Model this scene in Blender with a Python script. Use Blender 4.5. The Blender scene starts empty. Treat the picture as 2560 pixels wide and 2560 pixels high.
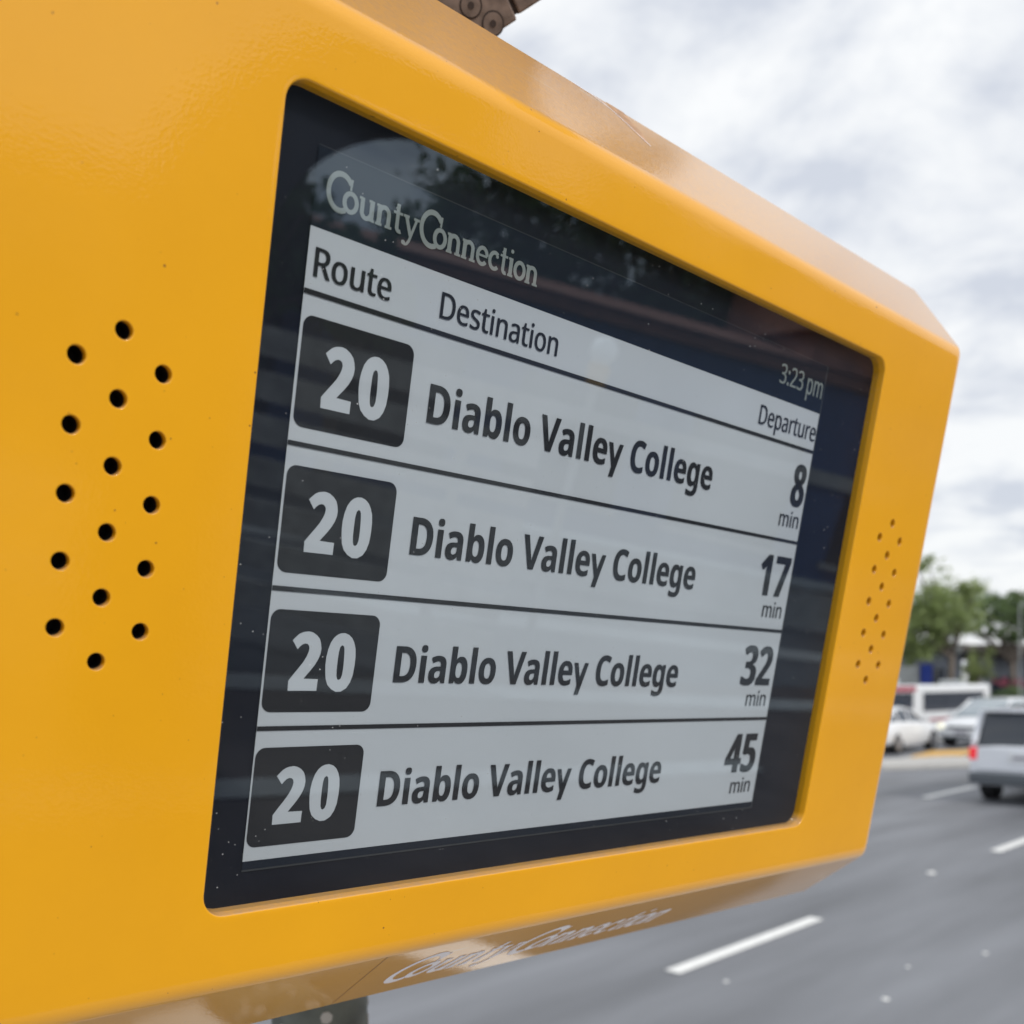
import bpy, bmesh, math, random
from mathutils import Vector, Matrix, Euler
random.seed(7)
C = bpy.context.scene.collection
SC = bpy.context.scene

# ------------------------------------------------------------------ camera
EYE = 2.25                       # metres above the road
cam_d = bpy.data.cameras.new('camera')
cam = bpy.data.objects.new('camera', cam_d)
C.objects.link(cam)
SC.camera = cam
cam_d.sensor_fit = 'HORIZONTAL'
cam_d.sensor_width = 36.0
cam_d.lens = 36.0 * 2508.76 / 2560.0
cam_d.shift_y = 0.16668          # the photo is the upper part of a taller frame
cam_d.clip_start = 0.01
cam_d.clip_end = 3000.0
PITCH = math.atan((1706.7 - 1690.0) / 2508.76)
cam.location = (0, 0, EYE)
cam.rotation_euler = (math.radians(90) - PITCH, 0, 0)
cam_d.dof.use_dof = True
cam_d.dof.focus_distance = 0.335
cam_d.dof.aperture_fstop = 13.5

# ------------------------------------------------------------------ world
SUN_EL, SUN_AZ = math.radians(40), math.radians(-45)     # azimuth from +X, counter-clockwise
w = bpy.data.worlds.new('World')
SC.world = w
w.use_nodes = True
nt = w.node_tree
nt.nodes.clear()
def N(t, kind, **kw):
    n = t.nodes.new(kind)
    for k, v in kw.items():
        setattr(n, k, v)
    return n
out = N(nt, 'ShaderNodeOutputWorld'); bg = N(nt, 'ShaderNodeBackground')
sky = N(nt, 'ShaderNodeTexSky'); sky.sky_type = 'NISHITA'; sky.sun_disc = False
sky.sun_elevation = SUN_EL; sky.sun_rotation = math.radians(90) - SUN_AZ
tc = N(nt, 'ShaderNodeTexCoord'); sep = N(nt, 'ShaderNodeSeparateXYZ')
nt.links.new(tc.outputs['Generated'], sep.inputs[0])
zz = N(nt, 'ShaderNodeMath', operation='ADD'); zz.inputs[1].default_value = 0.22
zm = N(nt, 'ShaderNodeMath', operation='MAXIMUM'); zm.inputs[1].default_value = 0.0
nt.links.new(sep.outputs[2], zm.inputs[0]); nt.links.new(zm.outputs[0], zz.inputs[0])
dx = N(nt, 'ShaderNodeMath', operation='DIVIDE'); dy = N(nt, 'ShaderNodeMath', operation='DIVIDE')
nt.links.new(sep.outputs[0], dx.inputs[0]); nt.links.new(zz.outputs[0], dx.inputs[1])
nt.links.new(sep.outputs[1], dy.inputs[0]); nt.links.new(zz.outputs[0], dy.inputs[1])
cmb = N(nt, 'ShaderNodeCombineXYZ')
nt.links.new(dx.outputs[0], cmb.inputs[0]); nt.links.new(dy.outputs[0], cmb.inputs[1])
n1 = N(nt, 'ShaderNodeTexNoise'); n1.inputs['Scale'].default_value = 3.6; n1.inputs['Detail'].default_value = 5; n1.inputs['Roughness'].default_value = 0.57
n1.inputs['Distortion'].default_value = 0.25
n2 = N(nt, 'ShaderNodeTexNoise'); n2.inputs['Scale'].default_value = 1.1; n2.inputs['Detail'].default_value = 3
nt.links.new(cmb.outputs[0], n1.inputs[0]); nt.links.new(cmb.outputs[0], n2.inputs[0])
mx = N(nt, 'ShaderNodeMath', operation='MULTIPLY_ADD'); mx.inputs[1].default_value = 0.65
hs = N(nt, 'ShaderNodeMath', operation='MULTIPLY'); hs.inputs[1].default_value = 0.35
nt.links.new(n2.outputs[0], hs.inputs[0]); nt.links.new(n1.outputs[0], mx.inputs[0]); nt.links.new(hs.outputs[0], mx.inputs[2])
cr = N(nt, 'ShaderNodeValToRGB')
cr.color_ramp.elements[0].position = 0.425; cr.color_ramp.elements[0].color = (5.1, 5.4, 6.0, 1)
cr.color_ramp.elements[1].position = 0.575; cr.color_ramp.elements[1].color = (7.5, 7.6, 7.65, 1)
e = cr.color_ramp.elements.new(0.50); e.color = (6.5, 6.7, 7.0, 1)
nt.links.new(mx.outputs[0], cr.inputs[0])
mixc = N(nt, 'ShaderNodeMixRGB'); mixc.inputs[0].default_value = 0.93
nt.links.new(sky.outputs[0], mixc.inputs[1]); nt.links.new(cr.outputs[0], mixc.inputs[2])
# overcast skies are brighter overhead: smooth lift with elevation
el = N(nt, 'ShaderNodeMath', operation='MULTIPLY_ADD'); el.inputs[1].default_value = 0.10; el.inputs[2].default_value = 0.93
nt.links.new(zm.outputs[0], el.inputs[0])
mult = N(nt, 'ShaderNodeVectorMath', operation='SCALE')
nt.links.new(mixc.outputs[0], mult.inputs[0]); nt.links.new(el.outputs[0], mult.inputs['Scale'])
nt.links.new(mult.outputs[0], bg.inputs['Color'])
bg.inputs['Strength'].default_value = 0.1
nt.links.new(bg.outputs[0], out.inputs[0])

sun_d = bpy.data.lights.new('sun', 'SUN'); sun_d.energy = 1.5; sun_d.angle = math.radians(14); sun_d.color = (1.0, 0.96, 0.9)
sun = bpy.data.objects.new('sun', sun_d); C.objects.link(sun)
sdir = Vector((math.cos(SUN_EL) * math.cos(SUN_AZ), math.cos(SUN_EL) * math.sin(SUN_AZ), math.sin(SUN_EL)))
sun.rotation_euler = sdir.to_track_quat('Z', 'Y').to_euler()
SC.view_settings.view_transform = 'Standard'; SC.view_settings.look = 'None'
SC.view_settings.gamma = 1.0; SC.view_settings.exposure = 0.48
SC.view_settings.use_curve_mapping = False

# ------------------------------------------------------------------ materials
def mat(name, col=(0.5, 0.5, 0.5), rough=0.6, metal=0.0, coat=0.0, coat_rough=0.05, var=0.0, vscale=5.0, bump=0.0, bscale=50.0,
        bdist=0.001, spec=0.5, stretch=None, emit=None, detail=4):
    m = bpy.data.materials.new(name); m.use_nodes = True
    t = m.node_tree; p = t.nodes['Principled BSDF']
    p.inputs['Base Color'].default_value = (*col, 1); p.inputs['Roughness'].default_value = rough
    p.inputs['Metallic'].default_value = metal; p.inputs['Coat Weight'].default_value = coat
    p.inputs['Coat Roughness'].default_value = coat_rough; p.inputs['Specular IOR Level'].default_value = spec
    if emit:
        p.inputs['Emission Color'].default_value = (*emit[0], 1); p.inputs['Emission Strength'].default_value = emit[1]
    tcn = N(t, 'ShaderNodeTexCoord'); mp = N(t, 'ShaderNodeMapping')
    if stretch: mp.inputs['Scale'].default_value = stretch
    t.links.new(tcn.outputs['Object'], mp.inputs[0])
    if var:
        nn = N(t, 'ShaderNodeTexNoise'); nn.inputs['Scale'].default_value = vscale; nn.inputs['Detail'].default_value = detail
        t.links.new(mp.outputs[0], nn.inputs[0])
        r = N(t, 'ShaderNodeValToRGB')
        r.color_ramp.elements[0].position = 0.3; r.color_ramp.elements[1].position = 0.7
        r.color_ramp.elements[0].color = (*[c * (1 - var) for c in col], 1)
        r.color_ramp.elements[1].color = (*[min(1, c * (1 + var)) for c in col], 1)
        t.links.new(nn.outputs[0], r.inputs[0]); t.links.new(r.outputs[0], p.inputs['Base Color'])
    if bump:
        nb = N(t, 'ShaderNodeTexNoise'); nb.inputs['Scale'].default_value = bscale; nb.inputs['Detail'].default_value = 2
        t.links.new(tcn.outputs['Object'], nb.inputs[0])
        b = N(t, 'ShaderNodeBump'); b.inputs['Strength'].default_value = bump; b.inputs['Distance'].default_value = bdist
        t.links.new(nb.outputs[0], b.inputs['Height']); t.links.new(b.outputs[0], p.inputs['Normal'])
        t.links.new(b.outputs[0], p.inputs['Coat Normal'])
    return m

def paint_material():
    m = mat('yellow_paint', (0.72, 0.335, 0.012), rough=0.40, coat=0.78, coat_rough=0.09, spec=0.25)
    t = m.node_tree; p = t.nodes['Principled BSDF']
    tcn = N(t, 'ShaderNodeTexCoord')
    a = N(t, 'ShaderNodeTexNoise'); a.inputs['Scale'].default_value = 260; a.inputs['Detail'].default_value = 1.5
    b = N(t, 'ShaderNodeTexNoise'); b.inputs['Scale'].default_value = 1050; b.inputs['Detail'].default_value = 1
    t.links.new(tcn.outputs['Object'], a.inputs[0]); t.links.new(tcn.outputs['Object'], b.inputs[0])
    b1 = N(t, 'ShaderNodeBump'); b1.inputs['Strength'].default_value = 0.07; b1.inputs['Distance'].default_value = 0.00022
    b2 = N(t, 'ShaderNodeBump'); b2.inputs['Strength'].default_value = 0.42; b2.inputs['Distance'].default_value = 0.00005
    t.links.new(a.outputs[0], b1.inputs['Height']); t.links.new(b.outputs[0], b2.inputs['Height'])
    t.links.new(b1.outputs[0], b2.inputs['Normal'])
    t.links.new(b2.outputs[0], p.inputs['Coat Normal']); t.links.new(b2.outputs[0], p.inputs['Normal'])
    # faint grime and hairline scratches
    g = N(t, 'ShaderNodeTexNoise'); g.inputs['Scale'].default_value = 9; g.inputs['Detail'].default_value = 7; g.inputs['Roughness'].default_value = 0.65
    t.links.new(tcn.outputs['Object'], g.inputs[0])
    r = N(t, 'ShaderNodeValToRGB'); r.color_ramp.elements[0].position = 0.3; r.color_ramp.elements[1].position = 0.75
    r.color_ramp.elements[0].color = (0.80, 0.37, 0.006, 1); r.color_ramp.elements[1].color = (0.87, 0.41, 0.007, 1)
    t.links.new(g.outputs[0], r.inputs[0])
    sp = N(t, 'ShaderNodeTexNoise'); sp.inputs['Scale'].default_value = 700; sp.inputs['Detail'].default_value = 0
    t.links.new(tcn.outputs['Object'], sp.inputs[0])
    sr = N(t, 'ShaderNodeValToRGB'); sr.color_ramp.elements[0].position = 0.86; sr.color_ramp.elements[1].position = 0.90
    t.links.new(sp.outputs[0], sr.inputs[0])
    mp = N(t, 'ShaderNodeMapping'); mp.inputs['Rotation'].default_value = (0, 0, 0.7); mp.inputs['Scale'].default_value = (14, 240, 60)
    t.links.new(tcn.outputs['Object'], mp.inputs[0])
    sc = N(t, 'ShaderNodeTexNoise'); sc.inputs['Scale'].default_value = 1.0; sc.inputs['Detail'].default_value = 0; sc.inputs['Distortion'].default_value = 1.2
    t.links.new(mp.outputs[0], sc.inputs[0])
    scr = N(t, 'ShaderNodeValToRGB'); scr.color_ramp.elements[0].position = 0.87; scr.color_ramp.elements[1].position = 0.89
    t.links.new(sc.outputs[0], scr.inputs[0])
    mm = N(t, 'ShaderNodeMixRGB'); mm.inputs[2].default_value = (0.35, 0.14, 0.02, 1)
    t.links.new(r.outputs[0], mm.inputs[1]); t.links.new(sr.outputs[0], mm.inputs[0])
    m2 = N(t, 'ShaderNodeMixRGB'); m2.inputs[2].default_value = (0.8, 0.5, 0.2, 1)
    t.links.new(mm.outputs[0], m2.inputs[1]); t.links.new(scr.outputs[0], m2.inputs[0])
    # pale dust settled on the faces that look upwards
    ge = N(t, 'ShaderNodeNewGeometry'); sz = N(t, 'ShaderNodeSeparateXYZ'); t.links.new(ge.outputs['Normal'], sz.inputs[0])
    dr = N(t, 'ShaderNodeMapRange'); dr.inputs[1].default_value = 0.30; dr.inputs[2].default_value = 0.62; dr.inputs[3].default_value = 0.0; dr.inputs[4].default_value = 0.6
    t.links.new(sz.outputs[2], dr.inputs[0])
    bs = N(t, 'ShaderNodeMapRange'); bs.inputs[1].default_value = 0.30; bs.inputs[2].default_value = 0.62; bs.inputs[3].default_value = 0.42; bs.inputs[4].default_value = 0.9
    t.links.new(sz.outputs[2], bs.inputs[0]); t.links.new(bs.outputs[0], b2.inputs['Strength'])
    cw = N(t, 'ShaderNodeMapRange'); cw.inputs[1].default_value = 0.30; cw.inputs[2].default_value = 0.62; cw.inputs[3].default_value = 0.78; cw.inputs[4].default_value = 0.58
    t.links.new(sz.outputs[2], cw.inputs[0]); t.links.new(cw.outputs[0], p.inputs['Coat Weight'])
    bd = N(t, 'ShaderNodeMapRange'); bd.inputs[1].default_value = 0.30; bd.inputs[2].default_value = 0.62; bd.inputs[3].default_value = 0.00005; bd.inputs[4].default_value = 0.0001
    t.links.new(sz.outputs[2], bd.inputs[0]); t.links.new(bd.outputs[0], b2.inputs['Distance'])
    dn = N(t, 'ShaderNodeTexNoise'); dn.inputs['Scale'].default_value = 420; dn.inputs['Detail'].default_value = 5; dn.inputs['Roughness'].default_value = 0.75
    t.links.new(tcn.outputs['Object'], dn.inputs[0])
    dq = N(t, 'ShaderNodeMapRange'); dq.inputs[1].default_value = 0.3; dq.inputs[2].default_value = 0.7; dq.inputs[3].default_value = 0.45; dq.inputs[4].default_value = 1.0
    t.links.new(dn.outputs[0], dq.inputs[0])
    dm = N(t, 'ShaderNodeMath', operation='MULTIPLY'); t.links.new(dr.outputs[0], dm.inputs[0]); t.links.new(dq.outputs[0], dm.inputs[1])
    m4 = N(t, 'ShaderNodeMixRGB'); m4.inputs[2].default_value = (0.31, 0.235, 0.225, 1)
    t.links.new(dm.outputs[0], m4.inputs[0]); t.links.new(m2.outputs[0], m4.inputs[1])
    t.links.new(m4.outputs[0], p.inputs['Base Color'])
    rr = N(t, 'ShaderNodeMapRange'); rr.inputs[3].default_value = 0.012; rr.inputs[4].default_value = 0.05
    t.links.new(g.outputs[0], rr.inputs[0]); t.links.new(rr.outputs[0], p.inputs['Coat Roughness'])
    return m

def cover_glass():
    """flat cover glass: clear, with the two-surface reflection of a pane and specks of dust"""
    m = bpy.data.materials.new('cover_glass'); m.use_nodes = True; t = m.node_tree; t.nodes.clear()
    o = N(t, 'ShaderNodeOutputMaterial'); tr = N(t, 'ShaderNodeBsdfTransparent'); tr.inputs[0].default_value = (0.93, 0.95, 0.96, 1)
    gl = N(t, 'ShaderNodeBsdfGlossy'); gl.inputs['Roughness'].default_value = 0.0
    gl.inputs['Color'].default_value = (0.72, 0.87, 1.0, 1)
    fr = N(t, 'ShaderNodeFresnel')
    ge = N(t, 'ShaderNodeNewGeometry'); ior = N(t, 'ShaderNodeMapRange')      # same reflectance from both sides of the thin pane
    ior.inputs[3].default_value = 1.92; ior.inputs[4].default_value = 1 / 1.92
    t.links.new(ge.outputs['Backfacing'], ior.inputs[0]); t.links.new(ior.outputs[0], fr.inputs[0])
    mxx = N(t, 'ShaderNodeMixShader')
    t.links.new(fr.outputs[0], mxx.inputs[0]); t.links.new(tr.outputs[0], mxx.inputs[1]); t.links.new(gl.outputs[0], mxx.inputs[2])
    tcn = N(t, 'ShaderNodeTexCoord')
    df = N(t, 'ShaderNodeBsdfDiffuse'); df.inputs[0].default_value = (0.75, 0.76, 0.78, 1)
    v = N(t, 'ShaderNodeTexVoronoi'); v.inputs['Scale'].default_value = 330; v.inputs['Randomness'].default_value = 1
    t.links.new(tcn.outputs['Object'], v.inputs[0])
    lt = N(t, 'ShaderNodeMath', operation='LESS_THAN'); lt.inputs[1].default_value = 0.07
    t.links.new(v.outputs['Distance'], lt.inputs[0])
    wn = N(t, 'ShaderNodeTexNoise'); wn.inputs['Scale'].default_value = 60; wn.inputs['Detail'].default_value = 3
    t.links.new(tcn.outputs['Object'], wn.inputs[0])
    gt = N(t, 'ShaderNodeMapRange'); gt.inputs[1].default_value = 0.5; gt.inputs[2].default_value = 0.7; gt.inputs[3].default_value = 0.0; gt.inputs[4].default_value = 0.8
    t.links.new(wn.outputs[0], gt.inputs[0])
    ml = N(t, 'ShaderNodeMath', operation='MULTIPLY'); t.links.new(lt.outputs[0], ml.inputs[0]); t.links.new(gt.outputs[0], ml.inputs[1])
    # a thin even film of dust
    ad = N(t, 'ShaderNodeMath', operation='ADD'); ad.inputs[1].default_value = 0.002; ad.use_clamp = True
    t.links.new(ml.outputs[0], ad.inputs[0])
    m3 = N(t, 'ShaderNodeMixShader'); t.links.new(ad.outputs[0], m3.inputs[0]); t.links.new(mxx.outputs[0], m3.inputs[1]); t.links.new(df.outputs[0], m3.inputs[2])
    t.links.new(m3.outputs[0], o.inputs[0])
    return m

M = {}
M['paint'] = paint_material()
M['glass'] = cover_glass()
M['mask'] = mat('black_mask', (0.004, 0.006, 0.013), rough=0.5, spec=0.2)
M['paper'] = mat('screen_grey', (0.51, 0.54, 0.57), rough=0.75, var=0.06, vscale=7, spec=0.1)
M['ink'] = mat('screen_ink', (0.022, 0.023, 0.026), rough=0.7, spec=0.1)
M['inkhead'] = mat('header_ink', (0.011, 0.016, 0.026), rough=0.7, spec=0.1)
M['logo'] = mat('logo_grey', (0.25, 0.28, 0.27), rough=0.7, spec=0.1)
M['edge'] = mat('panel_edge', (0.035, 0.04, 0.045), rough=0.5)
M['dark'] = mat('speaker_black', (0.006, 0.006, 0.007), rough=0.8)
M['decal'] = mat('silver_lettering', (0.95, 0.91, 0.96), rough=0.6, spec=0.6)
M['mirrordark'] = mat('mirrored_dark_patch', (0.05, 0.042, 0.036), rough=0.9, var=0.3, vscale=2)  # dark ground colour, there only to mirror on the lower chamfer
M['seam'] = mat('decal_edge', (0.36, 0.15, 0.02), rough=0.5)
M['rub'] = mat('rubbed_paint', (0.46, 0.27, 0.15), rough=0.7, var=0.35, vscale=250)
M['rust'] = mat('weathered_steel', (0.20, 0.15, 0.125), rough=0.75, metal=0.0, var=0.5, vscale=120, bump=0.5, bscale=180, bdist=0.0006)
M['gapdark'] = mat('gap_dark', (0.05, 0.035, 0.03), rough=0.8)  # near-black colour for the joint, bolt rings and sockets
M['post'] = mat('galvanised_post', (0.13, 0.145, 0.13), rough=0.5, metal=0.2, var=0.5, vscale=28)
M['asphalt'] = mat('asphalt', (0.158, 0.165, 0.18), rough=0.62, var=0.36, vscale=0.9, stretch=(0.2, 1.2, 1), bump=0.25, bscale=70, bdist=0.004, detail=6)
M['soil'] = mat('bare_ground', (0.16, 0.15, 0.13), rough=0.95, var=0.25, vscale=0.4)
M['pave'] = mat('paving_brick', (0.105, 0.08, 0.07), rough=0.8, var=0.25, vscale=3)
M['concrete'] = mat('concrete', (0.45, 0.44, 0.42), rough=0.85, var=0.12, vscale=4)
M['concdark'] = mat('concrete_dark', (0.14, 0.14, 0.145), rough=0.85, var=0.25, vscale=3)
M['white_paint'] = mat('road_paint_white', (0.78, 0.78, 0.76), rough=0.6, var=0.06, vscale=8)
M['yellow_road'] = mat('road_paint_yellow', (0.62, 0.36, 0.08), rough=0.7, var=0.15, vscale=6)
M['carwhite'] = mat('car_paint_white', (0.78, 0.80, 0.82), rough=0.3, coat=1.0, coat_rough=0.03)
M['carsilver'] = mat('car_paint_pale', (0.84, 0.87, 0.92), rough=0.3, coat=1.0, coat_rough=0.03)
M['carglass'] = mat('car_glass', (0.035, 0.045, 0.06), rough=0.05, spec=0.8)
M['cargrey'] = mat('bumper_grey', (0.10, 0.115, 0.13), rough=0.5)
M['tyre'] = mat('tyre', (0.014, 0.014, 0.015), rough=0.85)
M['rim'] = mat('rim', (0.5, 0.5, 0.52), rough=0.3, metal=0.9)
M['redlamp'] = mat('tail_lamp', (0.6, 0.01, 0.02), rough=0.2, coat=1, emit=((1.0, 0.03, 0.05), 0.35))
M['headlamp'] = mat('head_lamp', (0.8, 0.8, 0.7), rough=0.1, emit=((1.0, 0.95, 0.7), 0.5))
M['plate'] = mat('plate', (0.28, 0.27, 0.33), rough=0.5)
M['busred'] = mat('bus_red', (0.36, 0.06, 0.09), rough=0.4, coat=0.5)
M['bark'] = mat('bark', (0.15, 0.125, 0.105), rough=0.95, var=0.3, vscale=5)
M['wallgrey'] = mat('wall_grey', (0.24, 0.26, 0.30), rough=0.8, var=0.12, vscale=1.2)
M['roofgrey'] = mat('roof_grey', (0.42, 0.44, 0.44), rough=0.7, var=0.15, vscale=2)
M['roofbrown'] = mat('roof_brown_grey', (0.30, 0.265, 0.24), rough=0.8, var=0.2, vscale=2)
M['fascia'] = mat('dark_fascia', (0.05, 0.04, 0.05), rough=0.7)
M['bluesign'] = mat('blue_sign', (0.02, 0.05, 0.32), rough=0.4)
M['terracotta'] = mat('terracotta_roof', (0.36, 0.16, 0.11), rough=0.8, var=0.25, vscale=3)
M['stucco'] = mat('stucco_blue_grey', (0.08, 0.13, 0.27), rough=0.9, var=0.2, vscale=1)
M['window'] = mat('window_dark', (0.02, 0.03, 0.05), rough=0.08, spec=0.8)
M['skyglass'] = mat('sky_toned_glass', (0.30, 0.35, 0.38), rough=0.08, spec=0.8)  # pale base colour stands for the sky's reflection in the windscreen
M['globe'] = mat('lamp_globe', (0.85, 0.86, 0.88), rough=0.3)
M['orange'] = mat('lamp_collar', (0.75, 0.40, 0.10), rough=0.5)
M['canopy'] = mat('canopy_dark', (0.02, 0.03, 0.04), rough=0.5)
M['slat'] = mat('weathered_slat', (0.48, 0.45, 0.41), rough=0.8, var=0.3, vscale=6)
M['pink'] = mat('flower_red', (0.32, 0.08, 0.12), rough=0.8)

def leaf_mat(name, col, trans=0.35, var=0.35):
    m = bpy.data.materials.new(name); m.use_nodes = True; t = m.node_tree; t.nodes.clear()
    o = N(t, 'ShaderNodeOutputMaterial'); d = N(t, 'ShaderNodeBsdfDiffuse'); tr = N(t, 'ShaderNodeBsdfTranslucent')
    tcn = N(t, 'ShaderNodeTexCoord'); nn = N(t, 'ShaderNodeTexNoise'); nn.inputs['Scale'].default_value = 1.4; nn.inputs['Detail'].default_value = 3
    t.links.new(tcn.outputs['Object'], nn.inputs[0])
    r = N(t, 'ShaderNodeValToRGB'); r.color_ramp.elements[0].position = 0.35; r.color_ramp.elements[1].position = 0.65
    r.color_ramp.elements[0].color = (*[c * (1 - var) for c in col], 1); r.color_ramp.elements[1].color = (*[c * (1 + var) for c in col], 1)
    t.links.new(nn.outputs[0], r.inputs[0]); t.links.new(r.outputs[0], d.inputs[0]); t.links.new(r.outputs[0], tr.inputs[0])
    mm = N(t, 'ShaderNodeMixShader'); mm.inputs[0].default_value = trans
    t.links.new(d.outputs[0], mm.inputs[1]); t.links.new(tr.outputs[0], mm.inputs[2]); t.links.new(mm.outputs[0], o.inputs[0])
    return m
M['leaf'] = leaf_mat('leaf_green', (0.33, 0.40, 0.18), trans=0.5, var=0.2)
M['leafdark'] = leaf_mat('leaf_dark', (0.18, 0.25, 0.12), trans=0.5)
M['leafdeep'] = leaf_mat('leaf_deep_green', (0.085, 0.15, 0.065), trans=0.3)  # darker green foliage of the garden trees
M['leafyellow'] = leaf_mat('leaf_yellow_green', (0.28, 0.33, 0.15), trans=0.5)

# ------------------------------------------------------------------ object helpers
def tag(o, label=None, cat=None, group=None, kind=None):
    if label: o['label'] = label
    if cat: o['category'] = cat
    if group: o['group'] = group
    if kind: o['kind'] = kind
    return o
def thing(name, label, cat, loc=(0, 0, 0), rotz=0.0, group=None):
    o = bpy.data.objects.new(name, None); C.objects.link(o); o.empty_display_size = 0.1
    o.location = loc; o.rotation_euler = (0, 0, rotz)
    return tag(o, label, cat, group)
def mesh_obj(name, me, m, parent=None, smooth=False):
    o = bpy.data.objects.new(name, me); C.objects.link(o)
    if m is not None and not me.materials: me.materials.append(m)
    if parent: o.parent = parent
    if smooth:
        for p in me.polygons: p.use_smooth = True
    return o
def from_bm(name, bm, m, parent=None, smooth=False, recalc=True):
    if recalc: bmesh.ops.recalc_face_normals(bm, faces=bm.faces)
    me = bpy.data.meshes.new(name); bm.to_mesh(me); bm.free()
    return mesh_obj(name, me, m, parent, smooth)
def box(bm, x0, x1, y0, y1, z0, z1, bev=0.0):
    vs = [bm.verts.new(p) for p in [(x0, y0, z0), (x1, y0, z0), (x1, y1, z0), (x0, y1, z0), (x0, y0, z1), (x1, y0, z1), (x1, y1, z1), (x0, y1, z1)]]
    fs = [bm.faces.new([vs[i] for i in f]) for f in [(0, 3, 2, 1), (4, 5, 6, 7), (0, 1, 5, 4), (1, 2, 6, 5), (2, 3, 7, 6), (3, 0, 4, 7)]]
    if bev:
        es = list({e for f in fs for e in f.edges})
        bmesh.ops.bevel(bm, geom=es, offset=bev, segments=2, affect='EDGES', profile=0.5)
    return fs
def box_obj(name, x0, x1, y0, y1, z0, z1, m, parent=None, bev=0.0):
    bm = bmesh.new(); box(bm, x0, x1, y0, y1, z0, z1, bev)
    return from_bm(name, bm, m, parent)
def cyl(bm, p, q, r, r2=None, n=16, caps=True):
    r2 = r if r2 is None else r2
    p = Vector(p); q = Vector(q); d = (q - p).normalized()
    a = d.orthogonal().normalized(); b = d.cross(a)
    A = [bm.verts.new(p + r * (math.cos(2 * math.pi * i / n) * a + math.sin(2 * math.pi * i / n) * b)) for i in range(n)]
    B = [bm.verts.new(q + r2 * (math.cos(2 * math.pi * i / n) * a + math.sin(2 * math.pi * i / n) * b)) for i in range(n)]
    for i in range(n): bm.faces.new((A[i], A[(i + 1) % n], B[(i + 1) % n], B[i]))
    if caps: bm.faces.new(A[::-1]); bm.faces.new(B)
def cyl_obj(name, p, q, r, m, parent=None, r2=None, n=20, smooth=True):
    bm = bmesh.new(); cyl(bm, p, q, r, r2, n)
    o = from_bm(name, bm, m, parent, smooth)
    o.data.set_sharp_from_angle(angle=math.radians(40)) if smooth else None
    return o
def poly_prism(name, pts, t, m, parent=None):
    """flat polygon in x,y of thickness t up from z=0"""
    bm = bmesh.new()
    A = [bm.verts.new((x, y, 0)) for x, y in pts]; B = [bm.verts.new((x, y, t)) for x, y in pts]
    bm.faces.new(A[::-1]); bm.faces.new(B)
    for i in range(len(pts)): bm.faces.new((A[i], A[(i + 1) % len(pts)], B[(i + 1) % len(pts)], B[i]))
    return from_bm(name, bm, m, parent)

# ------------------------------------------------------------------ the arrival sign
S = 0.27                                       # width of the display panel in metres
Rm = ((0.732752, -0.137801, -0.666397), (0.012768, 0.981894, -0.189001), (0.680376, 0.129982, 0.721244))
Tm = (-0.207438, -0.471778, 1.034271)
cP, sP = math.cos(PITCH), math.sin(PITCH)
def cam2w(v):
    return Vector((v[0], v[2] * cP - v[1] * sP, -v[2] * sP - v[1] * cP))
def col(i, sg=1.0): return cam2w((sg * Rm[0][i], sg * Rm[1][i], sg * Rm[2][i]))
ex, ey, ez = col(0), col(1, -1), col(2, -1)
org = cam2w(Tm) * S + Vector((0, 0, EYE))
sign = bpy.data.objects.new('bus_arrival_sign', None); C.objects.link(sign); sign.empty_display_size = 0.1
sign.matrix_world = Matrix(((ex.x, ey.x, ez.x, org.x), (ex.y, ey.y, ez.y, org.y), (ex.z, ey.z, ez.z, org.z), (0, 0, 0, 1)))
tag(sign, 'yellow bus arrival display listing four route 20 departures to Diablo Valley College', 'bus sign')
def L(u, v, wd=0.0): return Vector((u * S, -v * S, -wd * S))

FACE = -0.0207
GLASS = -0.0085
def rrect(u0, u1, v0, v1, r, n=8):
    """rounded rectangle, clockwise in (u, v) starting top-left"""
    r = max(r, 1e-4); pts = []
    for cx, cy, a0 in ((u0 + r, v0 + r, 180), (u1 - r, v0 + r, 270), (u1 - r, v1 - r, 0), (u0 + r, v1 - r, 90)):
        for i in range(n + 1):
            a = math.radians(a0 + 90 * i / n); pts.append((cx + r * math.cos(a), cy + r * math.sin(a)))
    return pts
def fillet(P, radii, seg=7):
    outp = [P[0]]
    for i in range(1, len(P) - 1):
        p = Vector(P[i]); a = (Vector(P[i - 1]) - p).normalized(); b = (Vector(P[i + 1]) - p).normalized()
        ang = a.angle(b); r = radii[i - 1]; t = r / math.tan(ang / 2)
        c = p + (a + b).normalized() * (r / math.sin(ang / 2))
        s0 = p + a * t - c; s1 = p + b * t - c
        tot = s0.angle(s1); ax = s0.x * s1.y - s0.y * s1.x
        for k in range(seg + 1):
            an = tot * k / seg * (1 if ax > 0 else -1)
            outp.append((c.x + s0.x * math.cos(an) - s0.y * math.sin(an), c.y + s0.x * math.sin(an) + s0.y * math.cos(an)))
    outp.append(P[-1]); return outp
def skin(bm, loops, close_last=False):
    vs = [[bm.verts.new(p) for p in l] for l in loops]
    for a, b in zip(vs[:-1], vs[1:]):
        n = len(a)
        for i in range(n): bm.faces.new((a[i], a[(i + 1) % n], b[(i + 1) % n], b[i]))
    if close_last: bm.faces.new(vs[-1])
    return vs
HU0, HU1, HV0, HV1 = -0.331, 1.433, -0.205, 0.823       # flat face outline
OU0, OU1, OV0, OV1 = -0.0523, 1.1538, -0.1243, 0.7364   # display opening
holes = []
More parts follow.
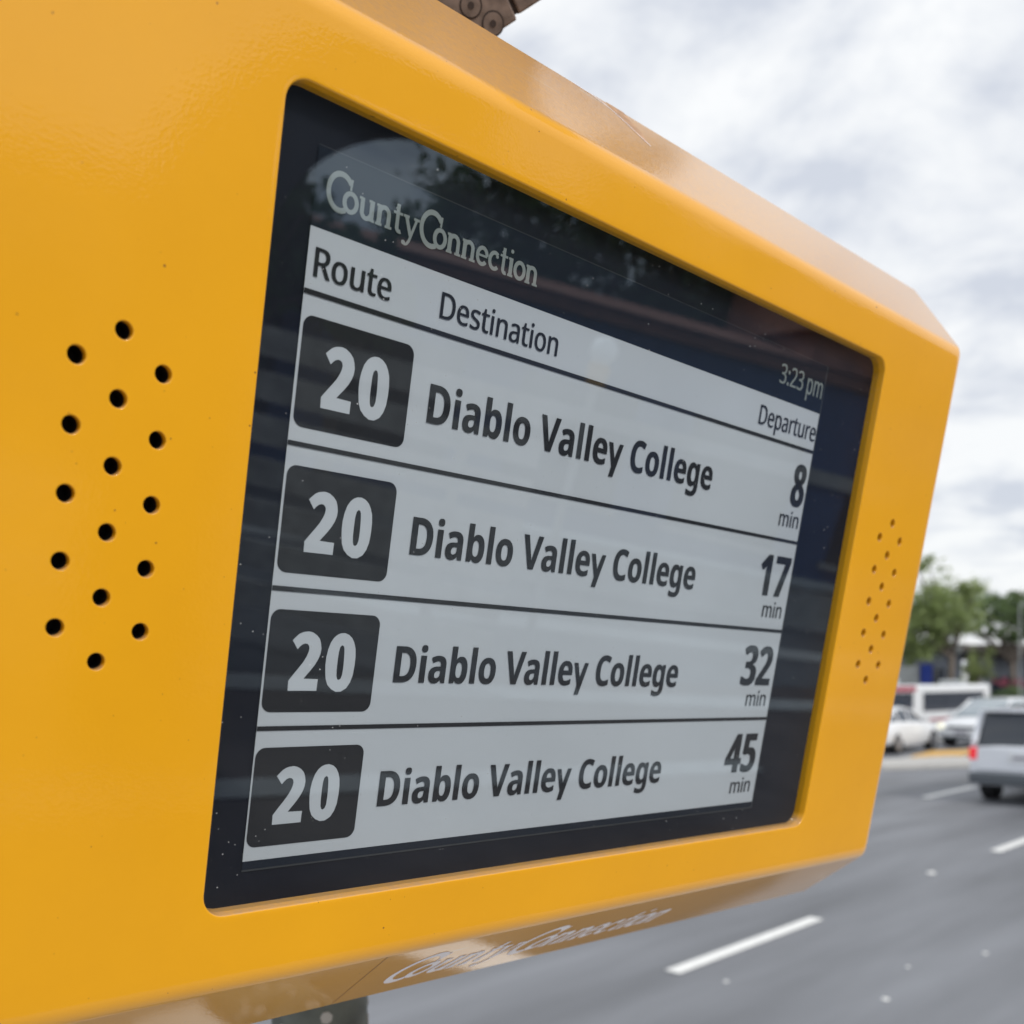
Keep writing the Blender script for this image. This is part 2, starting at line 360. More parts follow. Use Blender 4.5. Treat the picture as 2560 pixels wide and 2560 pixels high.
for u0, v0 in ((-0.1875, 0.1528), (1.2873, 0.1510)):
    lean = 0.0 if u0 < 0 else 0.0022
    for j in range(6): holes.append((u0 + lean * (j - 2.5) * 0.8, v0 + 0.0607 * j + 0.0016 * (1 if u0 < 0 else 0) * j * 0.3))
    for j in range(5):
        for sx in (-0.0397, 0.0397): holes.append((u0 + sx + lean * (j - 2) * 0.8, v0 + 0.0305 + 0.0607 * j + 0.0016 * (1 if u0 < 0 else 0) * j * 0.3))
HR = 0.0083
bm = bmesh.new()
# outer shell: small coplanar rim, rolled edge, chamfer, rolled edge, side wall, back
prof = fillet([(-0.03, FACE), (0.0, FACE), (0.182, FACE + 0.217), (0.182, FACE + 0.40)], [0.036, 0.02], 9)
loops = []
for d, wd in prof:
    loops.append([L(u, v, wd) for u, v in rrect(HU0 - d, HU1 + d, HV0 - d, HV1 + d, 0.014 + 0.03 * max(0, d), 6)])
skin(bm, loops, True)
# display opening
prof = fillet([(0.008, FACE), (0.0, FACE), (0.0, 0.004)], [0.0022], 5)
loops = [[L(u, v, wd) for u, v in rrect(OU0 - d, OU1 + d, OV0 - d, OV1 + d, 0.026 + d, 10)] for d, wd in prof]
skin(bm, loops)
# speaker holes with rolled lips and deep walls
prof = fillet([(0.0016, FACE), (0.0, FACE), (0.0, FACE + 0.0085)], [0.0010], 4)
for hu, hv in holes:
    skin(bm, [[L(hu + (HR + d) * math.cos(-2 * math.pi * i / 28), hv + (HR + d) * math.sin(-2 * math.pi * i / 28), wd) for i in range(28)] for d, wd in prof])
me_shell = bpy.data.meshes.new('housing')
bmesh.ops.recalc_face_normals(bm, faces=bm.faces)
# flat face with its cut-outs, filled as a 2D curve
cu = bpy.data.curves.new('face', 'CURVE'); cu.dimensions = '2D'; cu.fill_mode = 'BOTH'
def add_poly(cu, pts):
    sp = cu.splines.new('POLY'); sp.points.add(len(pts) - 1)
    for p, (x, y) in zip(sp.points, pts): p.co = (x, y, 0, 1)
    sp.use_cyclic_u = True
d0 = 0.03
add_poly(cu, [(u * S, -v * S) for u, v in rrect(HU0 + d0, HU1 - d0, HV0 + d0, HV1 - d0, 0.014, 6)])
add_poly(cu, [(u * S, -v * S) for u, v in rrect(OU0 - 0.008, OU1 + 0.008, OV0 - 0.008, OV1 + 0.008, 0.034, 10)])
for hu, hv in holes:
    add_poly(cu, [((hu + (HR + 0.0016) * math.cos(-2 * math.pi * i / 28)) * S, -(hv + (HR + 0.0016) * math.sin(-2 * math.pi * i / 28)) * S) for i in range(28)])
def curve_to_mesh(cu, name):
    o = bpy.data.objects.new('tmp', cu); C.objects.link(o)
    dg = bpy.context.evaluated_depsgraph_get()
    me = bpy.data.meshes.new_from_object(o.evaluated_get(dg)); me.name = name
    bpy.data.objects.remove(o); bpy.data.curves.remove(cu)
    return me
fm = curve_to_mesh(cu, 'face')
# loop corner rims: the coplanar rim of the shell starts exactly where the flat face ends
n_before = len(bm.faces)
for f in bm.faces: f.smooth = True
base = [bm.verts.new((v.co.x, v.co.y, -FACE * S)) for v in fm.vertices]
for p in fm.polygons:
    vs = [base[i] for i in p.vertices]
    f = bm.faces.new(vs)
    f.normal_update()
    if f.normal.z < 0: f.normal_flip()
    f.smooth = False
bm.to_mesh(me_shell); bm.free(); bpy.data.meshes.remove(fm)
housing = mesh_obj('housing', me_shell, M['paint'], sign)
me_shell.set_sharp_from_angle(angle=math.radians(50))

# speaker chambers behind both hole groups
for cu0 in (-0.1875, 1.2873):
    bm = bmesh.new(); box(bm, (cu0 - 0.075) * S, (cu0 + 0.075) * S, -0.52 * S, -0.09 * S, -(FACE + 0.10) * S, -(FACE + 0.0285) * S)
    from_bm('speaker', bm, M['dark'], sign)

# deep hole walls coloured near black in place of their shade, one part per hole
bm = bmesh.new()
skin(bm, [[L(HR * math.cos(-2 * math.pi * i / 28), HR * math.sin(-2 * math.pi * i / 28), wd) for i in range(28)] for wd in (FACE + 0.0085, FACE + 0.03)])
bmesh.ops.recalc_face_normals(bm, faces=bm.faces)
hm = bpy.data.meshes.new('speaker_hole'); bm.to_mesh(hm); bm.free(); hm.materials.append(M['dark'])
for p in hm.polygons: p.use_smooth = True
for hu, hv in holes:
    o = bpy.data.objects.new('speaker_hole', hm); C.objects.link(o); o.parent = sign; o.location = (hu * S, -hv * S, 0)

# black surround behind the glass, display panel, glass
def flat(name, pts_uv, wd, m, parent, thick=0.0):
    bm = bmesh.new()
    A = [bm.verts.new(L(u, v, wd)) for u, v in pts_uv]
    f = bm.faces.new(A); f.normal_update()
    if f.normal.z < 0: f.normal_flip()
    if thick:
        r = bmesh.ops.extrude_face_region(bm, geom=[f]); vs = [g for g in r['geom'] if isinstance(g, bmesh.types.BMVert)]
        bmesh.ops.translate(bm, vec=(0, 0, thick * S), verts=vs)
        return from_bm(name, bm, m, parent)
    return from_bm(name, bm, m, parent, recalc=False)
flat('black_surround', rrect(OU0 - 0.02, OU1 + 0.02, OV0 - 0.02, OV1 + 0.02, 0.03, 6), 0.0018, M['mask'], sign)
flat('cover_glass', rrect(OU0 - 0.003, OU1 + 0.003, OV0 - 0.003, OV1 + 0.003, 0.028, 10), GLASS, M['glass'], sign)
screen = flat('display_panel', [(0, 0), (1, 0), (1, 0.6848), (0, 0.6848)], 0.0, M['paper'], sign)
screen['label'] = 'grey reflective display panel behind the glass'
flat('header_bar', [(0, -0.0790), (1, -0.0790), (1, 0.0), (0, 0.0)], 0.0, M['inkhead'], screen)
flat('footer_bar', [(0, 0.6848), (1, 0.6848), (1, 0.6945), (0, 0.6945)], 0.0, M['inkhead'], screen)
flat('panel_rim', [(0, 0.6947), (1, 0.6947), (1, 0.6968), (0, 0.6968)], 0.0, M['edge'], screen)
flat('panel_rim', [(0, -0.0800), (1, -0.0800), (1, -0.0794), (0, -0.0794)], 0.0, M['edge'], screen)
flat('panel_rim', [(1.0003, -0.08), (1.0028, -0.08), (1.0028, 0.6968), (1.0003, 0.6968)], 0.0, M['edge'], screen)
P_TXT = -0.0009
for v0, v1 in ((0.0621, 0.0673), (0.2181, 0.2231), (0.3731, 0.3785), (0.5293, 0.5345)):
    flat('divider_line', [(0, v0), (1, v0), (1, v1), (0, v1)], P_TXT, M['ink'], screen)

# glyph outlines: advance, then contours of bezier triples (left handle, point, right handle) in 1/1000 em
GLYPHS = {}
for ch, data in zip('1234578CDVabegilo', [
[384,[[210,0,176,0,176,92,176,185,176,277,176,289,176,304,177,323,178,342,178,358,179,373,176,370,172,365,164,358,157,351,150,345,144,340,125,325,107,310,89,296,72,316,56,336,40,357,91,398,143,439,194,480,222,480,250,480,277,480,277,320,277,160,277,0,244,0]]],
[384,[[139,0,27,0,27,24,27,47,27,71,67,111,107,152,147,192,172,217,191,237,206,254,220,271,231,286,238,300,244,314,248,329,248,345,248,364,243,378,232,388,222,397,207,402,189,402,171,402,153,397,136,389,118,380,100,368,81,353,62,374,44,396,26,418,39,430,54,441,70,451,85,462,103,470,123,476,144,483,168,486,197,486,228,486,255,481,278,469,300,458,318,442,330,423,342,403,349,381,349,357,349,330,343,306,333,284,322,263,307,241,287,220,267,198,243,174,215,148,194,128,174,109,153,90,153,88,153,87,153,85,223,85,292,85,362,85,362,57,362,28,362,0,250,0]]],
[384,[[209,-7,164,-7,112,-7,66,2,26,19,26,48,26,77,26,105,46,95,68,87,90,82,113,77,134,74,153,74,189,74,215,80,229,93,244,105,251,123,251,146,251,159,248,170,241,180,234,189,223,196,206,200,189,205,166,208,136,208,124,208,111,208,99,208,99,233,99,259,99,285,112,285,124,285,136,285,166,285,188,288,204,294,219,299,230,307,235,317,241,326,244,337,244,350,244,367,239,380,228,390,217,399,200,404,175,404,152,404,133,400,116,393,99,385,85,377,73,369,58,393,42,416,26,439,45,453,67,464,92,473,118,482,148,486,183,486,232,486,271,476,300,456,329,436,343,408,343,372,343,339,333,313,313,293,293,273,269,260,240,253,240,252,240,251,240,251,278,246,307,234,327,216,347,197,357,171,357,140,357,112,350,87,337,65,323,43,302,25,274,12,245,0]]],
[384,[[249,0,216,0,216,33,216,66,216,99,148,99,80,99,11,99,11,123,11,146,11,170,81,273,152,376,222,480,253,480,284,480,315,480,315,379,315,278,315,178,334,178,353,178,373,178,373,152,373,126,373,99,353,99,334,99,315,99,315,66,315,33,315,0,282,0],[130,222,101,178,139,178,178,178,216,178,216,205,216,232,216,259,216,270,216,282,217,297,217,312,218,325,219,338,219,351,220,359,220,363,219,363,218,363,218,363,214,354,209,346,205,337,200,329,195,320,189,311,159,267]]],
[384,[[225,-7,162,-7,137,-7,113,-4,91,0,69,4,49,11,33,19,33,49,33,78,33,107,49,98,69,91,93,85,116,79,138,76,158,76,188,76,211,82,227,94,243,107,251,126,251,152,251,200,219,224,155,224,143,224,130,223,116,221,103,218,92,216,83,214,69,221,56,228,42,235,48,317,54,398,60,480,147,480,234,480,320,480,320,451,320,422,320,394,263,394,206,394,149,394,146,362,143,331,140,300,148,301,156,303,165,304,174,306,186,306,201,306,231,306,257,301,279,289,302,278,320,262,333,240,347,219,353,192,353,161,353,109,337,68,305,38,273,8]]],
[384,[[110,0,75,0,135,131,195,263,255,394,176,394,97,394,18,394,18,423,18,451,18,480,133,480,247,480,362,480,362,458,362,437,362,416,302,277,241,139,181,0,145,0]]],
[384,[[225,-7,192,-7,138,-7,97,5,67,28,38,50,24,82,24,122,24,155,32,181,50,201,68,222,90,238,116,251,94,264,76,280,61,299,46,318,38,342,38,371,38,396,45,418,60,435,74,452,93,464,117,473,140,481,165,486,192,486,220,486,245,481,268,473,291,464,310,452,324,435,338,418,345,396,345,370,345,341,337,318,321,299,304,281,284,265,259,253,276,244,292,234,308,222,323,210,336,196,346,180,355,164,360,146,360,124,360,98,353,75,339,55,325,35,305,20,280,9,254,-1],[176,303,192,296,207,303,221,311,232,321,244,331,250,345,250,363,250,378,244,390,233,399,222,407,208,412,191,412,175,412,161,407,150,399,139,390,134,378,134,363,134,346,139,333,151,322,163,312],[167,68,191,68,216,68,235,73,247,84,260,95,266,109,266,127,266,139,262,150,255,159,248,168,239,176,229,184,218,191,207,198,196,204,193,206,190,207,187,209,167,199,150,188,137,175,124,162,118,146,118,128,118,110,124,96,136,85,148,73]]],
[428,[[280,-7,255,-7,205,-7,165,3,133,24,101,44,77,73,62,110,47,147,39,190,39,239,39,287,48,330,65,367,83,405,108,434,141,455,175,476,216,486,264,486,288,486,312,483,335,477,359,471,382,463,404,453,393,425,382,398,371,370,353,379,335,386,317,392,299,398,281,402,264,402,225,402,195,387,175,358,154,329,144,289,144,238,144,187,153,148,172,120,191,92,222,78,264,78,284,78,303,80,323,85,342,89,363,95,386,103,386,75,386,47,386,18,365,10,344,3,324,-1,303,-5]]],
[497,[[106,0,60,0,60,160,60,320,60,480,111,480,161,480,211,480,261,480,305,471,342,453,378,435,407,408,427,374,448,339,458,296,458,244,458,163,435,102,389,61,343,20,279,0,196,0,151,0],[162,188,162,84,176,84,191,84,206,84,304,84,353,137,353,242,353,295,341,334,318,359,294,384,261,396,216,396,198,396,180,396,162,396,162,292]]],
[437,[[199,0,163,0,108,160,54,320,0,480,34,480,69,480,103,480,133,384,163,289,193,194,195,189,197,180,200,167,204,154,207,140,211,125,214,111,217,99,218,89,220,99,222,111,225,125,229,140,232,154,236,167,239,180,242,189,243,194,273,289,304,384,334,480,368,480,402,480,437,480,382,320,328,160,273,0,236,0]]],
[406,[[172,-7,142,-7,109,-7,82,3,60,22,39,41,28,70,28,109,28,148,42,177,69,196,96,214,137,225,192,226,213,227,235,228,256,228,256,234,256,239,256,244,256,264,251,278,241,287,231,296,217,300,199,300,181,300,163,298,146,292,129,287,112,281,95,273,84,296,73,319,62,341,82,351,104,360,128,365,152,371,177,374,203,374,252,374,290,363,316,342,342,321,355,288,355,244,355,163,355,81,355,0,332,0,309,0,285,0,279,17,272,33,266,50,265,50,264,50,263,50,248,30,231,16,214,7,196,-2],[165,66,179,66,201,66,219,73,234,86,248,98,256,116,256,140,256,150,256,160,256,170,243,169,230,169,217,169,185,168,162,162,150,151,137,140,131,126,131,109,131,94,135,83,144,76,153,70]]],
[425,[[296,-7,254,-7,227,-7,206,-2,190,8,175,17,162,28,152,40,150,40,148,40,146,40,140,27,135,13,129,0,103,0,78,0,52,0,52,170,52,340,52,510,86,510,119,510,152,510,152,471,152,431,152,392,152,378,152,364,151,351,150,337,149,327,148,319,150,319,151,319,152,319,162,334,176,347,192,358,209,368,230,373,257,373,298,373,331,357,357,325,382,293,395,246,395,184,395,121,382,74,356,42,330,9],[198,75,226,75,246,75,263,84,275,103,287,122,293,150,293,185,293,221,287,248,274,266,262,284,245,293,224,293,198,293,180,285,170,269,159,253,153,229,152,195,152,192,152,188,152,185,152,149,158,122,168,103,179,84]]],
[397,[[246,-7,218,-7,182,-7,149,0,121,14,93,27,71,48,54,76,38,104,30,139,30,181,30,224,37,259,52,288,67,316,87,338,113,352,139,366,169,373,203,373,254,373,294,359,324,330,353,301,368,260,368,207,368,191,368,175,368,158,289,158,210,158,132,158,133,130,141,108,157,92,173,76,195,68,223,68,247,68,268,70,287,75,307,80,327,87,347,97,347,71,347,45,347,19,329,11,310,4,290,0,271,-5],[136,251,134,225,180,225,227,225,274,225,274,247,268,266,257,280,245,295,228,302,204,302,185,302,169,296,156,283,143,271]]],
[425,[[250,-161,189,-161,163,-161,139,-160,117,-156,95,-153,73,-148,52,-140,52,-113,52,-86,52,-60,98,-79,145,-88,195,-88,247,-88,273,-60,273,-5,273,-2,273,0,273,3,273,10,273,18,274,26,274,34,275,41,275,48,274,48,274,48,273,48,260,28,245,15,228,6,210,-2,191,-7,169,-7,125,-7,91,10,67,43,42,77,30,123,30,183,30,243,43,289,68,323,93,357,127,373,171,373,216,373,252,355,277,320,278,320,279,320,280,320,283,335,285,351,288,367,316,367,345,367,373,367,373,244,373,122,373,-1,373,-53,357,-93,326,-120,296,-148],[156,72,204,72,230,72,249,79,261,94,273,108,279,134,279,170,279,174,279,178,279,182,279,221,273,250,261,267,249,284,230,292,203,292,156,292,132,255,132,181,132,108]]],
[205,[[118,412,103,412,88,412,75,416,64,423,54,430,48,443,48,461,48,480,54,493,64,500,75,507,88,510,103,510,118,510,130,507,141,500,152,493,157,480,157,461,157,443,152,430,141,423,130,416],[86,0,52,0,52,122,52,244,52,367,86,367,119,367,152,367,152,244,152,122,152,0,119,0]]],
[205,[[86,0,52,0,52,170,52,340,52,510,86,510,119,510,152,510,152,340,152,170,152,0,119,0]]],
[416,[[262,-7,207,-7,173,-7,142,1,116,15,89,30,68,52,53,80,38,109,30,143,30,184,30,245,46,292,78,324,110,357,153,373,209,373,243,373,274,366,300,351,327,336,347,315,363,287,378,259,385,225,385,184,385,123,369,76,337,43,305,10],[181,74,208,74,235,74,254,83,266,102,277,120,283,148,283,184,283,220,277,247,266,266,254,284,234,293,208,293,181,293,162,284,150,266,138,247,132,220,132,184,132,148,138,120,150,102,162,83]]]]):
    GLYPHS['sb' + ch] = data
for ch, data in zip('23:DRaeimnoprstu', [
[384,[[138,0,32,0,32,16,32,33,32,49,74,91,116,134,158,176,182,200,202,222,219,240,236,259,248,278,257,296,265,314,269,334,269,355,269,382,261,402,246,415,230,429,210,436,185,436,161,436,141,432,123,424,106,416,88,405,69,390,59,403,48,417,38,430,56,445,78,459,102,470,127,481,154,486,185,486,229,486,265,475,291,452,317,430,330,398,330,359,330,334,325,310,314,288,304,267,290,245,271,224,253,202,231,179,207,155,173,122,140,89,107,56,107,56,107,55,107,54,188,54,268,54,349,54,349,36,349,18,349,0,244,0]]],
[384,[[204,-7,162,-7,137,-7,113,-5,92,-1,71,3,50,10,30,19,30,38,30,56,30,75,50,65,72,57,95,51,119,46,141,43,163,43,206,43,237,51,256,68,275,85,284,108,284,138,284,168,272,189,249,202,225,216,192,222,150,222,134,222,119,222,103,222,103,239,103,256,103,273,119,273,135,273,150,273,190,273,220,281,240,298,260,314,271,336,271,363,271,387,263,405,247,417,231,430,210,437,183,437,157,437,135,433,117,425,99,418,80,408,62,396,53,410,43,423,33,437,50,450,71,462,96,471,122,481,150,486,183,486,233,486,270,475,294,453,319,430,331,402,331,367,331,335,322,309,304,290,286,271,262,259,232,253,232,252,232,251,232,250,270,245,299,233,318,214,336,194,346,168,346,136,346,109,339,84,326,62,313,40,293,24,266,11,239,-1]]],
[180,[[101,278,89,278,78,278,69,282,60,289,52,296,48,308,48,324,48,341,52,353,60,359,69,366,78,369,89,369,101,369,111,366,119,359,127,353,132,341,132,324,132,308,127,296,119,289,111,282],[101,-9,89,-9,78,-9,69,-6,60,1,52,9,48,20,48,36,48,53,52,64,60,71,69,78,78,81,89,81,101,81,111,78,119,71,127,64,132,53,132,36,132,20,127,9,119,1,111,-6]]],
[490,[[110,0,65,0,65,160,65,320,65,480,114,480,164,480,213,480,261,480,303,471,338,453,374,435,401,408,420,374,440,339,449,296,449,244,449,163,427,102,383,61,339,20,278,0,199,0,154,0],[126,177,126,52,147,52,169,52,191,52,321,52,385,115,385,242,385,306,370,353,338,383,307,413,262,428,204,428,178,428,152,428,126,428,126,302]]],
[418,[[85,0,65,0,65,160,65,320,65,480,109,480,153,480,197,480,257,480,301,468,329,446,358,423,372,389,372,343,372,318,367,296,358,279,349,262,337,249,322,239,307,229,292,221,276,215,320,143,364,72,408,0,384,0,361,0,337,0,298,66,260,132,221,198,189,198,157,198,126,198,126,132,126,66,126,0,105,0],[126,308,126,249,150,249,173,249,197,249,236,249,265,257,283,272,301,288,310,310,310,340,310,372,300,394,281,407,263,421,233,427,194,427,171,427,148,427,126,427,126,368]]],
[377,[[175,-7,144,-7,112,-7,85,2,63,19,42,36,31,63,31,100,31,136,45,164,73,183,101,202,145,213,203,215,224,216,244,216,265,217,265,224,265,231,265,238,265,268,258,289,245,301,232,313,214,318,190,318,171,318,153,316,136,310,119,304,103,298,89,291,83,306,77,320,71,335,86,344,105,351,126,357,148,363,170,366,193,366,237,366,270,356,291,337,312,318,322,287,322,245,322,163,322,82,322,0,308,0,294,0,279,0,276,17,272,34,268,51,267,51,266,51,265,51,250,31,233,17,216,7,199,-2],[139,41,158,41,188,41,214,49,234,66,254,83,264,109,264,144,264,154,264,165,264,176,246,175,229,175,211,174,166,172,135,165,118,152,101,140,92,122,92,99,92,79,98,64,110,55,123,46]]],
[379,[[235,-7,210,-7,176,-7,146,0,120,14,94,28,73,49,59,76,44,104,37,137,37,177,37,217,44,251,57,279,70,307,89,329,112,344,136,359,164,367,196,367,227,367,254,360,276,347,298,333,315,314,327,290,339,265,345,237,345,204,345,192,345,180,345,169,262,169,180,169,98,169,99,128,109,97,129,76,149,54,177,44,213,44,236,44,256,46,274,50,291,54,310,60,328,69,328,51,328,34,328,17,310,9,292,3,274,-1,256,-5],[103,248,99,216,161,216,222,216,283,216,282,246,275,271,261,290,247,309,225,318,195,318,167,318,145,309,129,291,112,273]]],
[173,[[96,420,87,420,77,420,69,423,62,429,56,435,52,445,52,457,52,470,56,480,62,486,69,492,77,495,87,495,96,495,104,492,111,486,118,480,122,470,122,457,122,445,118,435,111,429,104,423],[77,0,57,0,57,120,57,240,57,360,77,360,96,360,116,360,116,240,116,120,116,0,96,0]]],
[628,[[77,0,57,0,57,120,57,240,57,360,73,360,89,360,105,360,108,344,111,327,113,311,115,311,116,311,117,311,128,330,143,344,162,353,181,362,201,367,223,367,279,367,316,347,333,306,334,306,335,306,336,306,349,327,365,342,386,352,407,362,429,367,452,367,493,367,523,356,543,335,563,315,574,281,574,234,574,156,574,78,574,0,554,0,535,0,515,0,515,77,515,154,515,232,515,289,491,317,442,317,407,317,382,307,367,287,352,267,345,237,345,199,345,133,345,66,345,0,325,0,306,0,286,0,286,77,286,154,286,232,286,289,261,317,212,317,176,317,151,306,137,283,123,261,116,229,116,187,116,124,116,62,116,0,96,0]]],
[415,[[77,0,57,0,57,120,57,240,57,360,73,360,89,360,105,360,108,344,111,327,113,311,115,311,116,311,117,311,128,330,145,344,165,353,186,362,208,367,230,367,273,367,306,356,328,335,350,315,361,281,361,234,361,156,361,78,361,0,341,0,322,0,302,0,302,77,302,154,302,230,302,288,275,317,222,317,182,317,154,306,139,283,124,261,116,229,116,187,116,124,116,62,116,0,96,0]]],
[406,[[254,-7,202,-7,170,-7,142,1,117,15,92,30,73,51,58,79,44,107,37,141,37,181,37,240,52,286,82,318,112,351,153,367,204,367,237,367,266,359,290,345,315,330,335,309,349,282,363,254,370,221,370,181,370,121,355,75,325,42,294,10],[167,42,203,42,240,42,266,55,283,80,300,104,309,138,309,181,309,223,300,257,283,281,266,305,240,317,203,317,166,317,139,305,123,281,106,257,98,223,98,181,98,138,106,104,123,80,140,55]]],
[413,[[77,-161,57,-161,57,13,57,186,57,360,73,360,89,360,105,360,108,344,111,327,113,311,114,311,115,311,116,311,127,327,141,340,158,351,176,361,199,367,228,367,273,367,308,351,335,320,363,289,376,243,376,181,376,119,363,73,335,41,308,9,272,-7,228,-7,200,-7,177,-1,159,9,141,20,126,32,116,46,115,46,113,46,112,46,113,38,114,28,115,17,116,5,116,-5,116,-13,116,-63,116,-112,116,-161,96,-161],[180,42,219,42,241,42,259,48,273,60,287,73,298,89,305,110,312,131,315,154,315,181,315,223,307,255,291,280,275,305,251,317,218,317,181,317,155,307,140,286,125,266,117,234,116,192,116,188,116,184,116,181,116,136,123,102,138,78,153,54]]],
[277,[[77,0,57,0,57,120,57,240,57,360,73,360,89,360,105,360,108,338,110,316,112,294,113,294,114,294,115,294,126,314,141,331,160,345,178,360,200,367,225,367,232,367,239,366,247,366,255,365,261,364,267,363,265,345,262,326,260,308,254,310,248,311,241,312,234,313,227,313,221,313,203,313,185,308,169,298,153,288,140,274,131,256,121,237,116,216,116,192,116,128,116,64,116,0,96,0]]],
[322,[[192,-7,148,-7,123,-7,101,-5,83,-1,65,3,49,9,35,16,35,34,35,52,35,70,49,63,67,56,87,50,107,44,128,41,149,41,179,41,201,46,214,55,228,65,234,78,234,94,234,103,232,111,227,118,222,125,213,133,200,140,188,147,169,155,146,164,122,173,103,182,86,191,69,200,57,210,48,223,39,236,34,252,34,271,34,302,47,325,72,342,96,358,129,367,169,367,191,367,212,365,231,360,250,356,268,350,284,343,277,327,271,311,264,296,249,302,233,307,216,312,200,316,183,318,165,318,141,318,123,314,110,307,97,299,91,288,91,275,91,265,94,256,99,249,105,243,115,236,129,229,142,223,160,215,183,206,206,198,226,189,242,180,258,171,270,160,279,147,287,135,291,119,291,99,291,64,278,38,253,20,227,2]]],
[242,[[178,-7,167,-7,148,-7,131,-3,115,3,99,10,86,21,77,37,67,53,62,76,62,105,62,175,62,244,62,314,45,314,28,314,11,314,11,324,11,333,11,343,28,350,45,358,62,366,70,392,78,417,86,443,98,443,109,443,121,443,121,415,121,388,121,360,156,360,190,360,225,360,225,345,225,330,225,314,190,314,156,314,121,314,121,245,121,176,121,106,121,84,126,68,137,57,147,47,161,42,177,42,186,42,195,42,205,44,214,46,222,47,228,49,228,34,228,19,228,4,221,1,212,-2,201,-4,189,-6]]],
[415,[[207,-7,184,-7,141,-7,108,4,86,25,64,45,53,79,53,124,53,203,53,281,53,360,73,360,93,360,113,360,113,283,113,206,113,128,113,71,139,42,193,42,233,42,260,54,276,76,291,98,299,131,299,173,299,235,299,298,299,360,319,360,338,360,358,360,358,240,358,120,358,0,342,0,326,0,310,0,307,16,304,32,301,48,300,48,299,48,298,48,287,29,270,15,250,6,229,-2]]]]):
    GLYPHS['sr' + ch] = data
